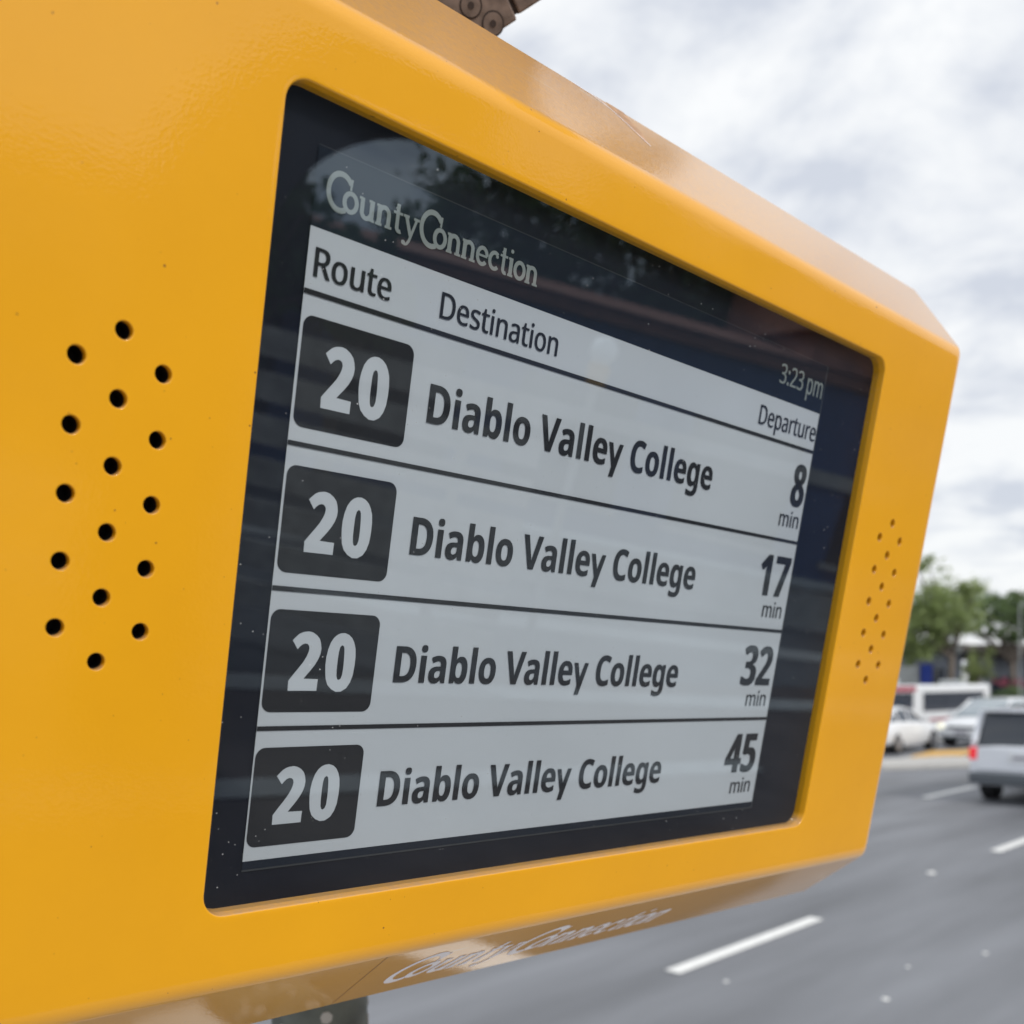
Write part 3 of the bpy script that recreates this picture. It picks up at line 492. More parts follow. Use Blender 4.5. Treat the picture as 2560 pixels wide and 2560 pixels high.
for ch, data in zip('Cceinotuy', [
[468,[[338,-11,257,-11,212,-11,172,-1,137,20,103,40,75,68,56,104,36,140,26,182,26,228,26,274,36,315,56,351,76,387,104,414,139,435,174,455,214,465,259,465,290,465,326,457,367,440,374,437,381,435,388,435,404,435,415,445,419,465,425,465,431,465,437,465,437,413,437,361,437,308,431,308,425,308,420,308,405,350,383,383,356,407,329,431,299,443,265,443,184,443,144,371,144,226,144,91,188,24,278,24,305,24,332,31,358,45,384,59,408,79,428,106,435,100,441,94,447,89,401,22]]],
[293,[[208,-10,156,-10,130,-10,107,-3,87,11,66,25,50,44,38,68,26,92,19,119,19,150,19,182,26,211,40,237,54,262,72,282,96,297,119,312,146,319,175,319,207,319,232,312,250,298,268,284,277,267,277,245,277,233,274,223,266,215,259,208,249,204,236,204,210,204,196,220,196,251,196,254,196,258,197,261,197,265,197,268,197,271,197,288,188,297,169,297,131,297,112,260,112,187,112,139,120,102,137,76,154,51,176,38,204,38,228,38,250,49,271,72,276,68,280,64,285,60,251,13]]],
[301,[[208,-10,154,-10,128,-10,105,-3,85,10,64,24,49,43,37,69,25,94,19,123,19,157,19,188,26,216,38,240,50,265,66,284,87,298,108,311,131,318,157,318,196,318,226,306,249,280,271,255,283,219,283,173,283,171,283,168,283,166,227,166,172,166,117,166,118,84,145,42,199,42,226,42,249,57,270,86,275,81,280,77,285,73,252,17],[116,196,116,192,145,192,173,192,201,192,201,200,201,207,201,215,201,243,199,264,193,277,187,290,177,297,161,297,131,297,116,266,116,203,116,200]]],
[198,[[115,362,101,362,86,362,74,367,65,376,55,386,50,398,50,412,50,427,55,439,65,449,74,458,86,463,101,463,115,463,127,458,137,449,146,439,151,427,151,412,151,398,146,386,136,376,126,367],[72,0,18,0,18,5,18,11,18,16,32,17,41,20,45,26,50,31,52,41,52,56,52,121,52,186,52,252,52,268,50,279,47,285,43,290,34,293,20,293,20,299,21,305,21,310,63,310,106,310,148,310,148,225,148,141,148,56,148,42,150,32,154,26,158,20,167,17,180,16,180,11,180,5,180,0,126,0]]],
[381,[[72,0,18,0,18,5,18,11,18,16,31,17,40,20,45,26,50,31,52,41,52,56,52,122,52,187,52,253,52,267,50,277,46,284,41,290,32,294,19,294,19,300,19,305,19,310,62,310,105,310,148,310,148,296,148,282,148,267,172,301,204,318,243,318,301,318,330,283,330,212,330,160,330,108,330,56,330,42,333,32,337,26,342,20,350,17,363,16,363,11,363,5,363,0,310,0,256,0,202,0,202,5,202,11,202,16,204,16,205,16,207,16,226,16,235,29,235,56,235,109,235,163,235,217,235,235,233,249,229,258,225,267,216,271,203,271,182,271,163,259,148,235,148,175,148,116,148,56,148,42,150,32,154,26,158,20,167,17,180,16,180,11,180,5,180,0,126,0]]],
[336,[[198,-10,169,-10,139,-10,113,-3,90,11,68,26,50,45,38,70,25,95,19,123,19,154,19,186,25,214,38,239,50,264,68,283,90,297,113,311,139,318,168,318,197,318,223,311,245,298,268,284,285,264,298,240,311,215,317,186,317,154,317,122,311,93,298,69,285,44,268,25,245,11,223,-3],[150,11,169,11,187,11,201,21,209,39,213,48,216,62,217,81,219,101,220,125,220,154,220,213,216,252,208,271,199,289,186,299,169,299,149,299,136,289,128,271,121,251,117,213,117,154,117,125,118,101,120,82,121,62,124,48,128,39,136,21]]],
[228,[[169,-9,124,-9,97,-9,77,-3,66,10,54,24,48,44,48,71,48,140,48,210,48,279,39,279,30,279,20,279,20,286,20,293,20,300,47,325,70,348,88,369,106,390,120,408,129,424,134,424,139,424,144,424,144,386,144,348,144,310,165,310,186,310,208,310,208,300,208,289,208,279,186,279,165,279,144,279,144,213,144,148,144,82,144,68,146,58,149,51,153,44,159,40,168,40,184,40,196,52,206,75,212,72,217,69,222,66,202,16]]],
[375,[[151,-10,131,-10,100,-10,78,-1,65,17,52,35,46,62,46,97,46,147,46,197,46,248,46,263,44,275,39,282,35,290,26,294,11,294,11,300,11,305,11,310,55,310,98,310,142,310,142,231,142,153,142,74,142,62,145,53,151,46,157,39,165,36,177,36,197,36,214,46,228,66,228,126,228,187,228,248,228,265,226,277,221,283,216,290,206,294,189,294,189,300,189,305,189,310,234,310,279,310,324,310,324,230,324,150,324,70,324,55,326,44,331,39,336,34,346,30,360,30,360,24,360,18,360,13,323,13,279,5,228,-10,228,7,228,24,228,40,217,25,203,12,186,3,169,-6]]],
[300,[[69,-140,52,-140,35,-140,21,-135,10,-125,-1,-115,-7,-101,-7,-84,-7,-72,-3,-62,5,-53,12,-44,23,-40,36,-40,47,-40,57,-43,64,-49,71,-56,75,-65,75,-76,75,-78,74,-79,74,-81,74,-83,74,-85,74,-87,74,-95,78,-99,86,-99,94,-99,103,-90,114,-74,120,-65,125,-56,129,-44,134,-33,137,-20,140,-5,106,80,71,165,36,251,32,261,28,269,25,275,21,281,18,285,15,287,11,291,5,293,-3,293,-4,293,-4,293,-5,293,-5,299,-5,305,-5,310,51,310,106,310,162,310,162,305,162,299,162,293,149,293,141,292,136,289,131,287,128,282,128,275,128,272,129,270,130,267,131,263,132,260,133,257,150,211,168,165,185,119,200,160,215,200,230,241,233,248,235,255,236,260,237,265,238,270,238,274,238,282,235,287,229,289,224,292,215,293,203,293,203,299,203,305,203,310,235,310,267,310,300,310,300,305,300,299,300,293,290,293,283,289,277,281,271,272,266,259,259,242,227,154,194,65,162,-24,151,-55,140,-79,129,-96,119,-112,107,-124,95,-131,83,-137]]]]):
    GLYPHS['rb' + ch] = data

def yglyph():
    w_, xh, de = 372, 350, -148
    pts = [(6, xh), (96, xh), (186, 112), (282, xh), (w_, xh), (196, de), (96, de), (140, 4)]
    return w_ + 8, [pts]
def build_text(name, parts, m, parent, place, weight=0.0):
    """parts: list of (string, style, u0, u1, cap_top_v, base_v); place maps (u, v) to local x, y"""
    cu = bpy.data.curves.new(name, 'CURVE'); cu.dimensions = '2D'; cu.fill_mode = 'BOTH'; cu.resolution_u = 6
    for string, st, u0, u1, vt, vb, ref in parts:
        x = 0.0; items = []
        for ch in string:
            if ch == ' ': x += 190; continue
            if ch == 'y' and st == 'sb': adv, cont = yglyph(); items.append((x, cont, True))
            else: adv, cont = GLYPHS[st + ch]; items.append((x, cont, False))
            x += adv
        xs = []
        for ox, cont, poly in items:
            for c in cont:
                xs += [ox + (p[0] if poly else 0) for p in c] if poly else [ox + c[i] for i in range(2, len(c), 6)]
        xa, xb = min(xs), max(xs)
        # reference glyph height
        rc = GLYPHS[ref][1]; H = max(c[i] for c in rc for i in range(3, len(c), 6)); 
        sx = (u1 - u0) / (xb - xa); sy = (vb - vt) / H
        def T(px, py, ox): return place(u0 + (px + ox - xa) * sx, vb - py * sy)
        for ox, cont, poly in items:
            for c in cont:
                if poly:
                    add_poly(cu, [T(p[0], p[1], ox) for p in c])
                else:
                    n = len(c) // 6; sp = cu.splines.new('BEZIER'); sp.bezier_points.add(n - 1)
                    for k in range(n):
                        b = sp.bezier_points[k]; q = c[6 * k:6 * k + 6]
                        b.handle_left_type = b.handle_right_type = 'FREE'
                        a1 = T(q[0], q[1], ox); a2 = T(q[2], q[3], ox); a3 = T(q[4], q[5], ox)
                        b.co = (a2[0], a2[1], 0); b.handle_left = (a1[0], a1[1], 0); b.handle_right = (a3[0], a3[1], 0)
                    sp.use_cyclic_u = True
    me = curve_to_mesh(cu, name)
    if weight > 0:                       # heavier strokes: the outline repeated a hair to each side, each copy a hair proud
        bm = bmesh.new()
        for k, sh in enumerate((-weight, 0.0, weight)):
            n0 = len(bm.verts); bm.from_mesh(me); bm.verts.ensure_lookup_table()
            bmesh.ops.translate(bm, vec=(sh * S, 0, 0.00001 * k), verts=bm.verts[n0:])
        bm.to_mesh(me); bm.free()
    return me
def put_text(name, parts, m, parent, weight=0.0, wd=P_TXT):
    me = build_text(name, parts, m, parent, lambda u, v: (u * S, -v * S), weight)
    o = mesh_obj(name, me, m, parent)
    o.location = (0, 0, -wd * S)
    return o
put_text('column_heading', [('Route', 'sr', 0.0092, 0.1062, 0.0190, 0.0484, 'srR')], M['ink'], screen, 0.0007)
put_text('column_heading', [('Destination', 'sr', 0.1772, 0.3692, 0.0190, 0.0480, 'srD')], M['ink'], screen, 0.0005)
put_text('column_heading', [('Departure', 'sr', 0.8288, 0.9970, 0.0176, 0.0474, 'srD')], M['ink'], screen, 0.0004)
put_text('clock_text', [('3:23', 'sr', 0.8666, 0.9345, -0.0556, -0.0250, 'sr3'), ('pm', 'sr', 0.9472, 0.9945, -0.0574, -0.0240, 'srD')], M['logo'], screen, 0.0004)
# the operator's wordmark: even-weight slab-serif letters drawn as strokes; unit = height of a small letter
def ell(cx, cy, rx, ry, a0, a1, n=22):
    return [(cx + rx * math.cos(math.radians(a0 + (a1 - a0) * i / n)), cy + ry * math.sin(math.radians(a0 + (a1 - a0) * i / n))) for i in range(n + 1)]
TH, TN, SF = 0.25, 0.18, 0.13          # stem, thin and serif weights
def sw(a, b, y): return ([(a, y), (b, y)], SF)
LETTERS = {
    'o': (0.86, [(ell(0.43, 0.5, 0.33, 0.43, 0, 360, 30), 0.22)]),
    'n': (0.97, [([(0.2, 0), (0.2, 1.0)], TH), (ell(0.47, 0.62, 0.27, 0.31, 165, 0, 12) + [(0.74, 0)], 0.22), sw(0.02, 0.38, 0.05), sw(0.56, 0.94, 0.05), sw(0.02, 0.2, 0.94)]),
    'u': (0.97, [([(0.2, 1.0)] + ell(0.45, 0.36, 0.25, 0.30, 180, 345, 12), 0.22), ([(0.74, 1.0), (0.74, 0)], TH), sw(0.02, 0.2, 0.95), sw(0.56, 0.74, 0.95), sw(0.74, 0.93, 0.05)]),
    't': (0.60, [([(0.27, 1.38), (0.27, 0.3)] + ell(0.43, 0.24, 0.16, 0.18, 180, 300, 8), 0.2), ([(0.02, 0.94), (0.55, 0.94)], 0.13), ([(0.14, 1.1), (0.3, 1.3)], 0.1)]),
    'y': (0.88, [([(0.16, 0.97), (0.50, 0.05)], 0.19), ([(0.80, 0.97), (0.44, -0.22), (0.32, -0.40), (0.18, -0.44)], 0.14), (ell(0.13, -0.36, 0.06, 0.06, 0, 360, 10), 0.12), sw(0.0, 0.34, 0.95), sw(0.62, 0.96, 0.95)]),
    'e': (0.84, [(ell(0.43, 0.5, 0.32, 0.43, 8, 322, 26), 0.21), ([(0.14, 0.52), (0.77, 0.52)], 0.12)]),
    'c': (0.78, [(ell(0.43, 0.5, 0.32, 0.43, 52, 318, 24), 0.21), (ell(0.60, 0.76, 0.05, 0.05, 0, 360, 10), 0.1)]),
    'i': (0.42, [([(0.21, 0), (0.21, 1.0)], TH), sw(0.03, 0.40, 0.05), sw(0.03, 0.21, 0.94), (ell(0.21, 1.36, 0.055, 0.055, 0, 360, 10), 0.11)]),
    'C': (1.55, [(ell(0.80, 0.88, 0.70, 0.80, 38, 300, 34), 0.25), ([(1.40, 1.62), (1.36, 1.12)], 0.12), ([(1.30, 1.30), (1.40, 1.60)], 0.1)]),
}
def logo_object(name, m, parent, place, lift):
    xh = 0.0212; bm = bmesh.new(); k = 0
    for string, u0, u1, base, sc in (('C', 0.0135, 0.0462, -0.0222, 1.06), ('ounty', 0.0335, 0.1318, -0.0249, 1.0), ('C', 0.1345, 0.1672, -0.0222, 1.06), ('onnection', 0.1540, 0.3200, -0.0249, 1.0)):
        tot = sum(LETTERS[ch][0] for ch in string); sx = (u1 - u0) / tot; x = u0
        for ch in string:
            adv, strokes = LETTERS[ch]
            for pts, wd in strokes:
                closed = (Vector(pts[0]) - Vector(pts[-1])).length < 1e-3
                P = [Vector(p) for p in (pts[:-1] if closed else pts)]; n = len(P); A = []; B = []
                for i in range(n):
                    p0 = P[i - 1] if (i > 0 or closed) else P[i]; p1 = P[(i + 1) % n] if (i < n - 1 or closed) else P[i]
                    d = (p1 - p0).normalized(); q = Vector((-d.y, d.x)) * wd / 2
                    for lst, s_ in ((A, 1), (B, -1)):
                        pt = P[i] + q * s_; xy = place(x + pt.x * sx, base - pt.y * xh * sc)
                        lst.append(bm.verts.new((xy[0], xy[1], lift * (k % 7))))
                k += 1
                for i in range(n if closed else n - 1):
                    f = bm.faces.new((A[i], B[i], B[(i + 1) % n], A[(i + 1) % n])); f.normal_update()
                    if f.normal.z < 0: f.normal_flip()
            x += adv * sx
    return from_bm(name, bm, m, parent, recalc=False)
lo = logo_object('operator_logo', M['logo'], screen, lambda u, v: (u * S, -v * S), 0.000006)
lo.location.z = -P_TXT * S

TWO = [[0.0338, 0.1214], [0.0375, 0.1175], [0.041, 0.1142], [0.0447, 0.1123], [0.0485, 0.1112], [0.0535, 0.1106], [0.0586, 0.1116], [0.0641, 0.1146], [0.0683, 0.1187], [0.0705, 0.1241], [0.0716, 0.1297], [0.0711, 0.1358], [0.0693, 0.1412], [0.0657, 0.1479], [0.0605, 0.1549], [0.0562, 0.16], [0.0526, 0.1645], [0.0714, 0.1649], [0.0712, 0.1783], [0.0341, 0.1785], [0.0337, 0.167], [0.0392, 0.1597], [0.0451, 0.1522], [0.0502, 0.1453], [0.0538, 0.1387], [0.0556, 0.1337], [0.0561, 0.1298], [0.0552, 0.1267], [0.0529, 0.1247], [0.0498, 0.1244], [0.0465, 0.1257], [0.0438, 0.128], [0.0411, 0.1313]]
ZO = [[0.0957, 0.1108], [0.101, 0.1104], [0.1066, 0.1122], [0.1114, 0.1158], [0.1149, 0.1211], [0.1176, 0.1283], [0.1188, 0.1376], [0.1189, 0.148], [0.1179, 0.1596], [0.1153, 0.168], [0.1109, 0.1749], [0.104, 0.179], [0.0971, 0.1793], [0.0904, 0.1762], [0.0849, 0.1712], [0.0816, 0.1642], [0.0801, 0.1551], [0.0793, 0.1476], [0.0794, 0.1391], [0.0807, 0.1303], [0.0832, 0.1221], [0.087, 0.1161], [0.0912, 0.1126]]
ZI = [[0.0988, 0.1246], [0.101, 0.1254], [0.1023, 0.1281], [0.103, 0.134], [0.1035, 0.1425], [0.1037, 0.1511], [0.1033, 0.159], [0.1018, 0.1636], [0.0994, 0.1654], [0.0971, 0.1645], [0.0957, 0.1605], [0.0951, 0.1537], [0.095, 0.146], [0.0951, 0.1391], [0.0954, 0.1322], [0.0965, 0.1268]]
rows_du = (0.0, -0.0008, -0.0016, -0.0026)
for k in range(4):
    dv, du = 0.1555 * k, rows_du[k]
    flat('route_tile', rrect(0.0034 + du * 0.6, 0.1482 + du, 0.0874 + dv, 0.2026 + dv, 0.0115, 6), P_TXT * 0.5, M['ink'], screen)
    cu = bpy.data.curves.new('n', 'CURVE'); cu.dimensions = '2D'; cu.fill_mode = 'BOTH'
    for c in (TWO, ZO, ZI): add_poly(cu, [((u + du) * S, -(v + dv * 0.9985) * S) for u, v in c])
    me = curve_to_mesh(cu, 'route_number'); o = mesh_obj('route_number', me, M['paper'], screen); o.location.z = -P_TXT * S
    b = (0.1674, 0.3222, 0.4776, 0.6332)[k]
    put_text('destination_text', [('Diablo Valley College', 'sb', 0.1770 + du, (0.7325, 0.7300, 0.7265, 0.7228)[k], b - 0.0446, b, 'sbD')], M['ink'], screen, 0.0004)
    num, u0, u1, vt, vb = (('8', 0.9560, 0.9925, 0.0899, 0.1603), ('17', 0.9060, 0.9905, 0.2480, 0.3168),
                           ('32', 0.9012, 0.9862, 0.4036, 0.4722), ('45', 0.8966, 0.9835, 0.5588, 0.6270))[k]
    put_text('departure_minutes', [(num, 'sb', u0, u1, vt, vb, 'sb' + num[0])], M['ink'], screen, 0.0018)
    u0, u1, b = ((0.9335, 0.9915, 0.1971), (0.9300, 0.9873, 0.3535), (0.9266, 0.9855, 0.5090), (0.9240, 0.9828, 0.6648))[k]
    put_text('minutes_label', [('min', 'sr', u0, u1, b - 0.0262, b, 'srD')], M['ink'], screen, 0.0003)

# operator lettering on the lower chamfer
Lc = math.hypot(0.182, 0.217); e2 = Vector((0, -0.182 / Lc, -0.217 / Lc)); nrm = Vector((0, -0.217 / Lc, 0.182 / Lc))
dec = logo_object('operator_lettering', M['decal'], housing, lambda u, v: ((0.308 + 2.03 * (u - 0.0141)) * S, -(0.0767 + 3.46 * (v + 0.0588)) * S), 0.000006)
ob = L(0, 0.823, FACE) + nrm * 0.00012
dec.matrix_local = Matrix(((1, 0, 0, ob.x), (0, -e2.y, nrm.y, ob.y), (0, -e2.z, nrm.z, ob.z), (0, 0, 0, 1)))
# a rub mark where the film on the upper chamfer has lifted
e3 = Vector((0, 0.182 / Lc, -0.217 / Lc)); n3 = Vector((0, 0.217 / Lc, 0.182 / Lc))
def on_top(u, t_, lift=0.00008): return L(u, -0.205, FACE) + e3 * t_ * S + n3 * lift
bm = bmesh.new()
bm.faces.new([bm.verts.new(on_top(u, t_)) for u, t_ in ((0.580, 0.281), (0.622, 0.281), (0.613, 0.245), (0.618, 0.215), (0.602, 0.176), (0.594, 0.182), (0.588, 0.205), (0.583, 0.232))])
from_bm('rub_mark', bm, M['rub'], housing)
bm = bmesh.new()
ed = [(0.505, 0.275), (0.545, 0.270), (0.572, 0.250), (0.582, 0.222), (0.590, 0.190), (0.600, 0.165)]
for p_, q_ in zip(ed[:-1], ed[1:]): bm.faces.new([bm.verts.new(on_top(*x, 0.00012)) for x in (p_, q_, (q_[0] + 0.0022, q_[1] + 0.003), (p_[0] + 0.0022, p_[1] + 0.003))])
from_bm('film_edge', bm, M['decal'], housing)
# the panel seam beside it
bm = bmesh.new()
p0 = L(0.2156, 0.823, FACE) + e2 * 0.016 * S + nrm * 0.00008; p1 = L(0.2763, 0.823, FACE) + e2 * 0.27 * S + nrm * 0.00008
t = Vector((0.0009 * S, 0, 0))
bm.faces.new([bm.verts.new(p) for p in (p0 - t, p1 - t, p1 + t, p0 + t)])
from_bm('seam', bm, M['seam'], housing)

# ------------------------------------------------------------------ post and bracket carrying the sign
post = thing('sign_post', 'grey mottled metal post standing under the yellow bus display', 'post', (-0.118, 0.615, 0))
cyl_obj('pole', (0, 0, 0.12), (0, 0, 3.0), 0.029, M['post'], post, n=32)
cyl_obj('base_plate', (0, 0, 0.12), (0, 0, 0.14), 0.10, M['post'], post)
box_obj('clamp_bar', -0.02, 0.10, -0.115, 0.0, 2.16, 2.20, M['post'], post)
bm = bmesh.new()
random.seed(3)
for k in range(110):
    a = random.uniform(0, 6.28); z = random.uniform(1.90, 2.14); r = random.uniform(0.002, 0.006)
    cyl(bm, (0.0285 * math.cos(a), 0.0285 * math.sin(a), z), (0.0295 * math.cos(a), 0.0295 * math.sin(a), z), r, n=7)
sp = from_bm('pale_spots', bm, M['concrete'], post); sp['kind'] = 'stuff'  # small pale raised spots that mottle the pole

br = thing('mounting_bracket', 'brown weathered steel bracket with two recessed bolts above the yellow sign', 'bracket', (0, 0, 0))
A_ = Vector((-0.0073, 0.4620, 2.5446)); Cc = Vector((0.0141, 0.4922, 2.5801))
b1_ = Vector((-0.0193, 0.4721, 2.5640)); b2_ = Vector((-0.0088, 0.4640, 2.5503))
nr = (Vector((0.10, -0.12, EYE - 0.05)) - A_).normalized()       # its underside looks down at the viewer
ax = (Cc - A_); ax = (ax - nr * ax.dot(nr)).normalized(); cx_ = nr.cross(ax).normalized()
br.matrix_world = Matrix(((ax.x, cx_.x, nr.x, A_.x), (ax.y, cx_.y, nr.y, A_.y), (ax.z, cx_.z, nr.z, A_.z), (0, 0, 0, 1)))
inv = Matrix(((ax.x, ax.y, ax.z), (cx_.x, cx_.y, cx_.z), (nr.x, nr.y, nr.z)))
eye_l = inv @ (Vector((0, 0, EYE)) - A_)
def onplate(p):
    q = inv @ (p - A_); t_ = q.z / (q.z - eye_l.z)
    return q + (eye_l - q) * t_
la = onplate(Vector((0.0023, 0.4771, 2.5611))).x
box_obj('plate', -0.20, la, 0.0, 0.060, -0.006, 0.0, M['rust'], br, 0.0008)
box_obj('arm', la + 0.0022, 0.60, 0.0014, 0.058, -0.009, -0.0012, M['rust'], br, 0.0008)
box_obj('joint', la - 0.001, la + 0.004, 0.002, 0.057, -0.008, -0.0032, M['gapdark'], br)
for bp in (b1_, b2_):
    q = onplate(bp)
    bm = bmesh.new(); cyl(bm, (q.x, q.y, -0.001), (q.x, q.y, 0.00012), 0.0052, n=32)
    from_bm('bolt_recess', bm, M['gapdark'], br)
    bm = bmesh.new(); cyl(bm, (q.x, q.y, -0.001), (q.x, q.y, 0.00035), 0.0046, 0.0044, n=32)
    g = from_bm('bolt', bm, M['rust'], br)
    bm = bmesh.new(); cyl(bm, (q.x, q.y, 0.0003), (q.x, q.y, 0.0005), 0.0015, n=14)
    from_bm('socket', bm, M['gapdark'], g)

# ------------------------------------------------------------------ ground, road, pavements (road frame: s along, p across)
AZ = math.radians(43.6)
va = Vector((math.sin(AZ), math.cos(AZ), 0)); vl = Vector((-math.cos(AZ), math.sin(AZ), 0))
ROADROT = math.atan2(va.y, va.x)
def rp(s, p, z=0.0): return va * s + vl * p + Vector((0, 0, z))
def on_road(o, s=0, p=0, z=0.0, rot=0.0):
    o.location = rp(s, p, z); o.rotation_euler = (0, 0, ROADROT + rot); return o
def sheet(name, s0, s1, p0, p1, z, m, ns=1, np_=1, zf=None):
    bm = bmesh.new(); g = [[bm.verts.new((s0 + (s1 - s0) * i / ns, p0 + (p1 - p0) * j / np_, zf(s0 + (s1 - s0) * i / ns, p0 + (p1 - p0) * j / np_) if zf else z)) for j in range(np_ + 1)] for i in range(ns + 1)]
    for i in range(ns):
        for j in range(np_): bm.faces.new((g[i][j], g[i + 1][j], g[i + 1][j + 1], g[i][j + 1]))
    o = from_bm(name, bm, m); on_road(o); o['kind'] = 'structure'
    return o
def drop(s, p):
    t = min(1, max(0, (p - 13.2) / 1.4)); return -0.95 * t * t * (3 - 2 * t)
bm = bmesh.new()
ps = [-1500, -60, 12.9, 13.2, 13.5, 13.8, 14.1, 14.4, 14.7, 60, 1500]
g = [[bm.verts.new((s, p, drop(s, p) - 0.006)) for p in ps] for s in (-1500, -100, 150, 1500)]
for i in range(3):
    for j in range(len(ps) - 1): bm.faces.new((g[i][j], g[i + 1][j], g[i + 1][j + 1], g[i][j + 1]))
gr = from_bm('ground', bm, M['soil']); on_road(gr); gr['kind'] = 'structure'
sheet('road', -60, 150, 1.75, 13.1, 0.0, M['asphalt'])
sheet('bus_lane', -60, 150, 14.7, 24, -0.95 + 0.004, M['asphalt'])
o = poly_prism('mirrored_dark_patch', [(-1.5, 3.3), (-1.3, 2.4), (-0.4, 2.7), (0.7, 3.5), (1.7, 4.4), (2.4, 5.2), (2.0, 5.9), (1.0, 5.6), (0.2, 4.9), (-0.6, 4.2)], 0.004, M['mirrordark'])  # unseen patch added along the mirror rays to darken the lower chamfer
o['kind'] = 'structure'; o.location.z = 0.0045
def slab(name, s0, s1, p0, p1, z0, z1, m):
    bm = bmesh.new(); box(bm, s0, s1, p0, p1, z0, z1); o = from_bm(name, bm, m); on_road(o); o['kind'] = 'structure'; return o
slab('pavement', -60, 80, -5.5, -1.953, -0.05, 0.12, M['pave'])
slab('bounce_pad', -60, 80, -1.95, 1.6, -0.05, 0.12, M['concrete'])  # unseen pale slab added to bounce light onto the lower chamfer
slab('kerb', -60, 80, 1.603, 1.76, -0.05, 0.125, M['concrete'])
slab('plaza', -60, 80, -40, -5.503, -0.05, 0.124, M['concdark'])
slab('pavement', -60, 150, 13.1, 13.45, -0.3, 0.03, M['concrete'])
# lane dashes: 7 ft stripes with 17 ft gaps
def dash(s, p, ln=2.33, wd=0.13):
    o = poly_prism('lane_marking', [(0, -wd / 2), (ln, -wd / 2), (ln, wd / 2), (0, wd / 2)], 0.004, M['white_paint'])
    on_road(o, s, p, 0.0045); o['kind'] = 'structure'
for k in range(-2, 8): dash(6.34 + 7.22 * k, 4.36 + 0.012 * k)
for k in range(-3, 7): dash(18.65 + 7.22 * k, 7.24, 2.6, 0.16)
for nm, pts, z, mt in (('median_kerb', [(8.95, 24.0), (11.6, 24.9), (13.0, 26.6), (11.9, 27.2), (9.6, 26.1), (6.5, 24.2)], 0.09, 'concrete'),
                       ('painted_kerb', [(10.9, 27.4), (12.5, 28.0), (13.9, 29.9), (12.3, 29.4)], 0.06, 'yellow_road')):
    o = poly_prism(nm, pts, z, M[mt]); o['kind'] = 'structure'; o.location.z = 0.001
    if nm == 'median_kerb': o['label'] = 'pale concrete nose of the median island'
slab('gutter', -60, 150, 11.0, 11.25, -0.02, 0.006, M['concrete'])

# raised ceramic road markers
bm = bmesh.new()
for i in range(5):
    pass
def stud_mesh():
    bm = bmesh.new(); n = 14; rings = []
    for k in range(4):
        a = math.pi / 2 * k / 4; rings.append([bm.verts.new((0.05 * math.cos(a) * math.cos(2 * math.pi * i / n), 0.05 * math.cos(a) * math.sin(2 * math.pi * i / n), 0.018 * math.sin(a))) for i in range(n)])
    for A, B in zip(rings[:-1], rings[1:]):
        for i in range(n): bm.faces.new((A[i], A[(i + 1) % n], B[(i + 1) % n], B[i]))
    bm.faces.new(rings[-1])
    bmesh.ops.recalc_face_normals(bm, faces=bm.faces)
    me = bpy.data.meshes.new('road_stud'); bm.to_mesh(me); bm.free(); me.materials.append(M['white_paint'])
    return me
bm.free()
sm = stud_mesh()
for i, (s, p, sc, lab) in enumerate(((11.57, 4.42, 1.0, 'large white spot on the asphalt between the two near lane dashes'),
                          (6.83, 2.92, 0.55, 'small white spot on the road near the bottom right corner'),
                          (6.42, 3.94, 0.4, 'tiny white speck on the road just below the near lane dash'),
                          (8.52, 2.82, 0.45, 'tiny white speck on the road near the right edge'),
                          (7.71, 3.12, 0.35, 'faint white speck on the road right of the near lane dash'))):
    o = bpy.data.objects.new('road_stud', sm); C.objects.link(o); on_road(o, s, p, 0.003); o.scale = (sc, sc, sc)
    tag(o, lab, 'road marker', 'pale spots scattered on the asphalt')

# ------------------------------------------------------------------ vehicles (local: +X forward, origin on the ground at the centre)
def loft(name, rings, m, parent, smooth=True, ang=35):
    bm = bmesh.new(); vs = [[bm.verts.new(p) for p in r] for r in rings]
    for a, b in zip(vs[:-1], vs[1:]):
        n = len(a)
        for i in range(n): bm.faces.new((a[i], a[(i + 1) % n], b[(i + 1) % n], b[i]))
    bm.faces.new(vs[0]); bm.faces.new(vs[-1][::-1])
    o = from_bm(name, bm, m, parent, smooth)
    o.data.set_sharp_from_angle(angle=math.radians(ang))
    return o
def ring_body(x, w, zb, zt, crown=0.04):
    h = w / 2
    P = [(-h * 0.90, zb), (-h * 0.985, zb + 0.10), (-h, zb + (zt - zb) * 0.5), (-h * 0.975, zt - 0.09), (-h * 0.90, zt - 0.015), (-h * 0.45, zt + crown * 0.8), (0, zt + crown)]
    P = P + [(-y, z) for y, z in P[-2::-1]]
    return [(x, y, z) for y, z in P]
def ring_cab(x, wb, wt, zb, zt):
    P = [(-wb / 2, zb), (-(wb * 0.3 + wt * 0.7) / 2, zb + (zt - zb) * 0.72), (-wt / 2, zt - 0.05), (-wt / 2 * 0.82, zt), (0, zt + 0.015)]
    P = P + [(-y, z) for y, z in P[-2::-1]]
    return [(x, y, z) for y, z in P]
def wheel(parent, x, y, r, wd=0.22):
    t = cyl_obj('wheel', (x, y - wd / 2, r), (x, y + wd / 2, r), r, M['tyre'], parent, n=28)
    s = 1 if y > 0 else -1
    bm = bmesh.new()
    cyl(bm, (x, y + s * (wd / 2 - 0.01), r), (x, y + s * (wd / 2 + 0.006), r), r * 0.62, n=20)
    from_bm('rim', bm, M['rim'], t)
    return t
def pillar(parent, p, q, w, m):
    bm = bmesh.new(); cyl(bm, p, q, w, n=6); return from_bm('pillar', bm, m, parent)
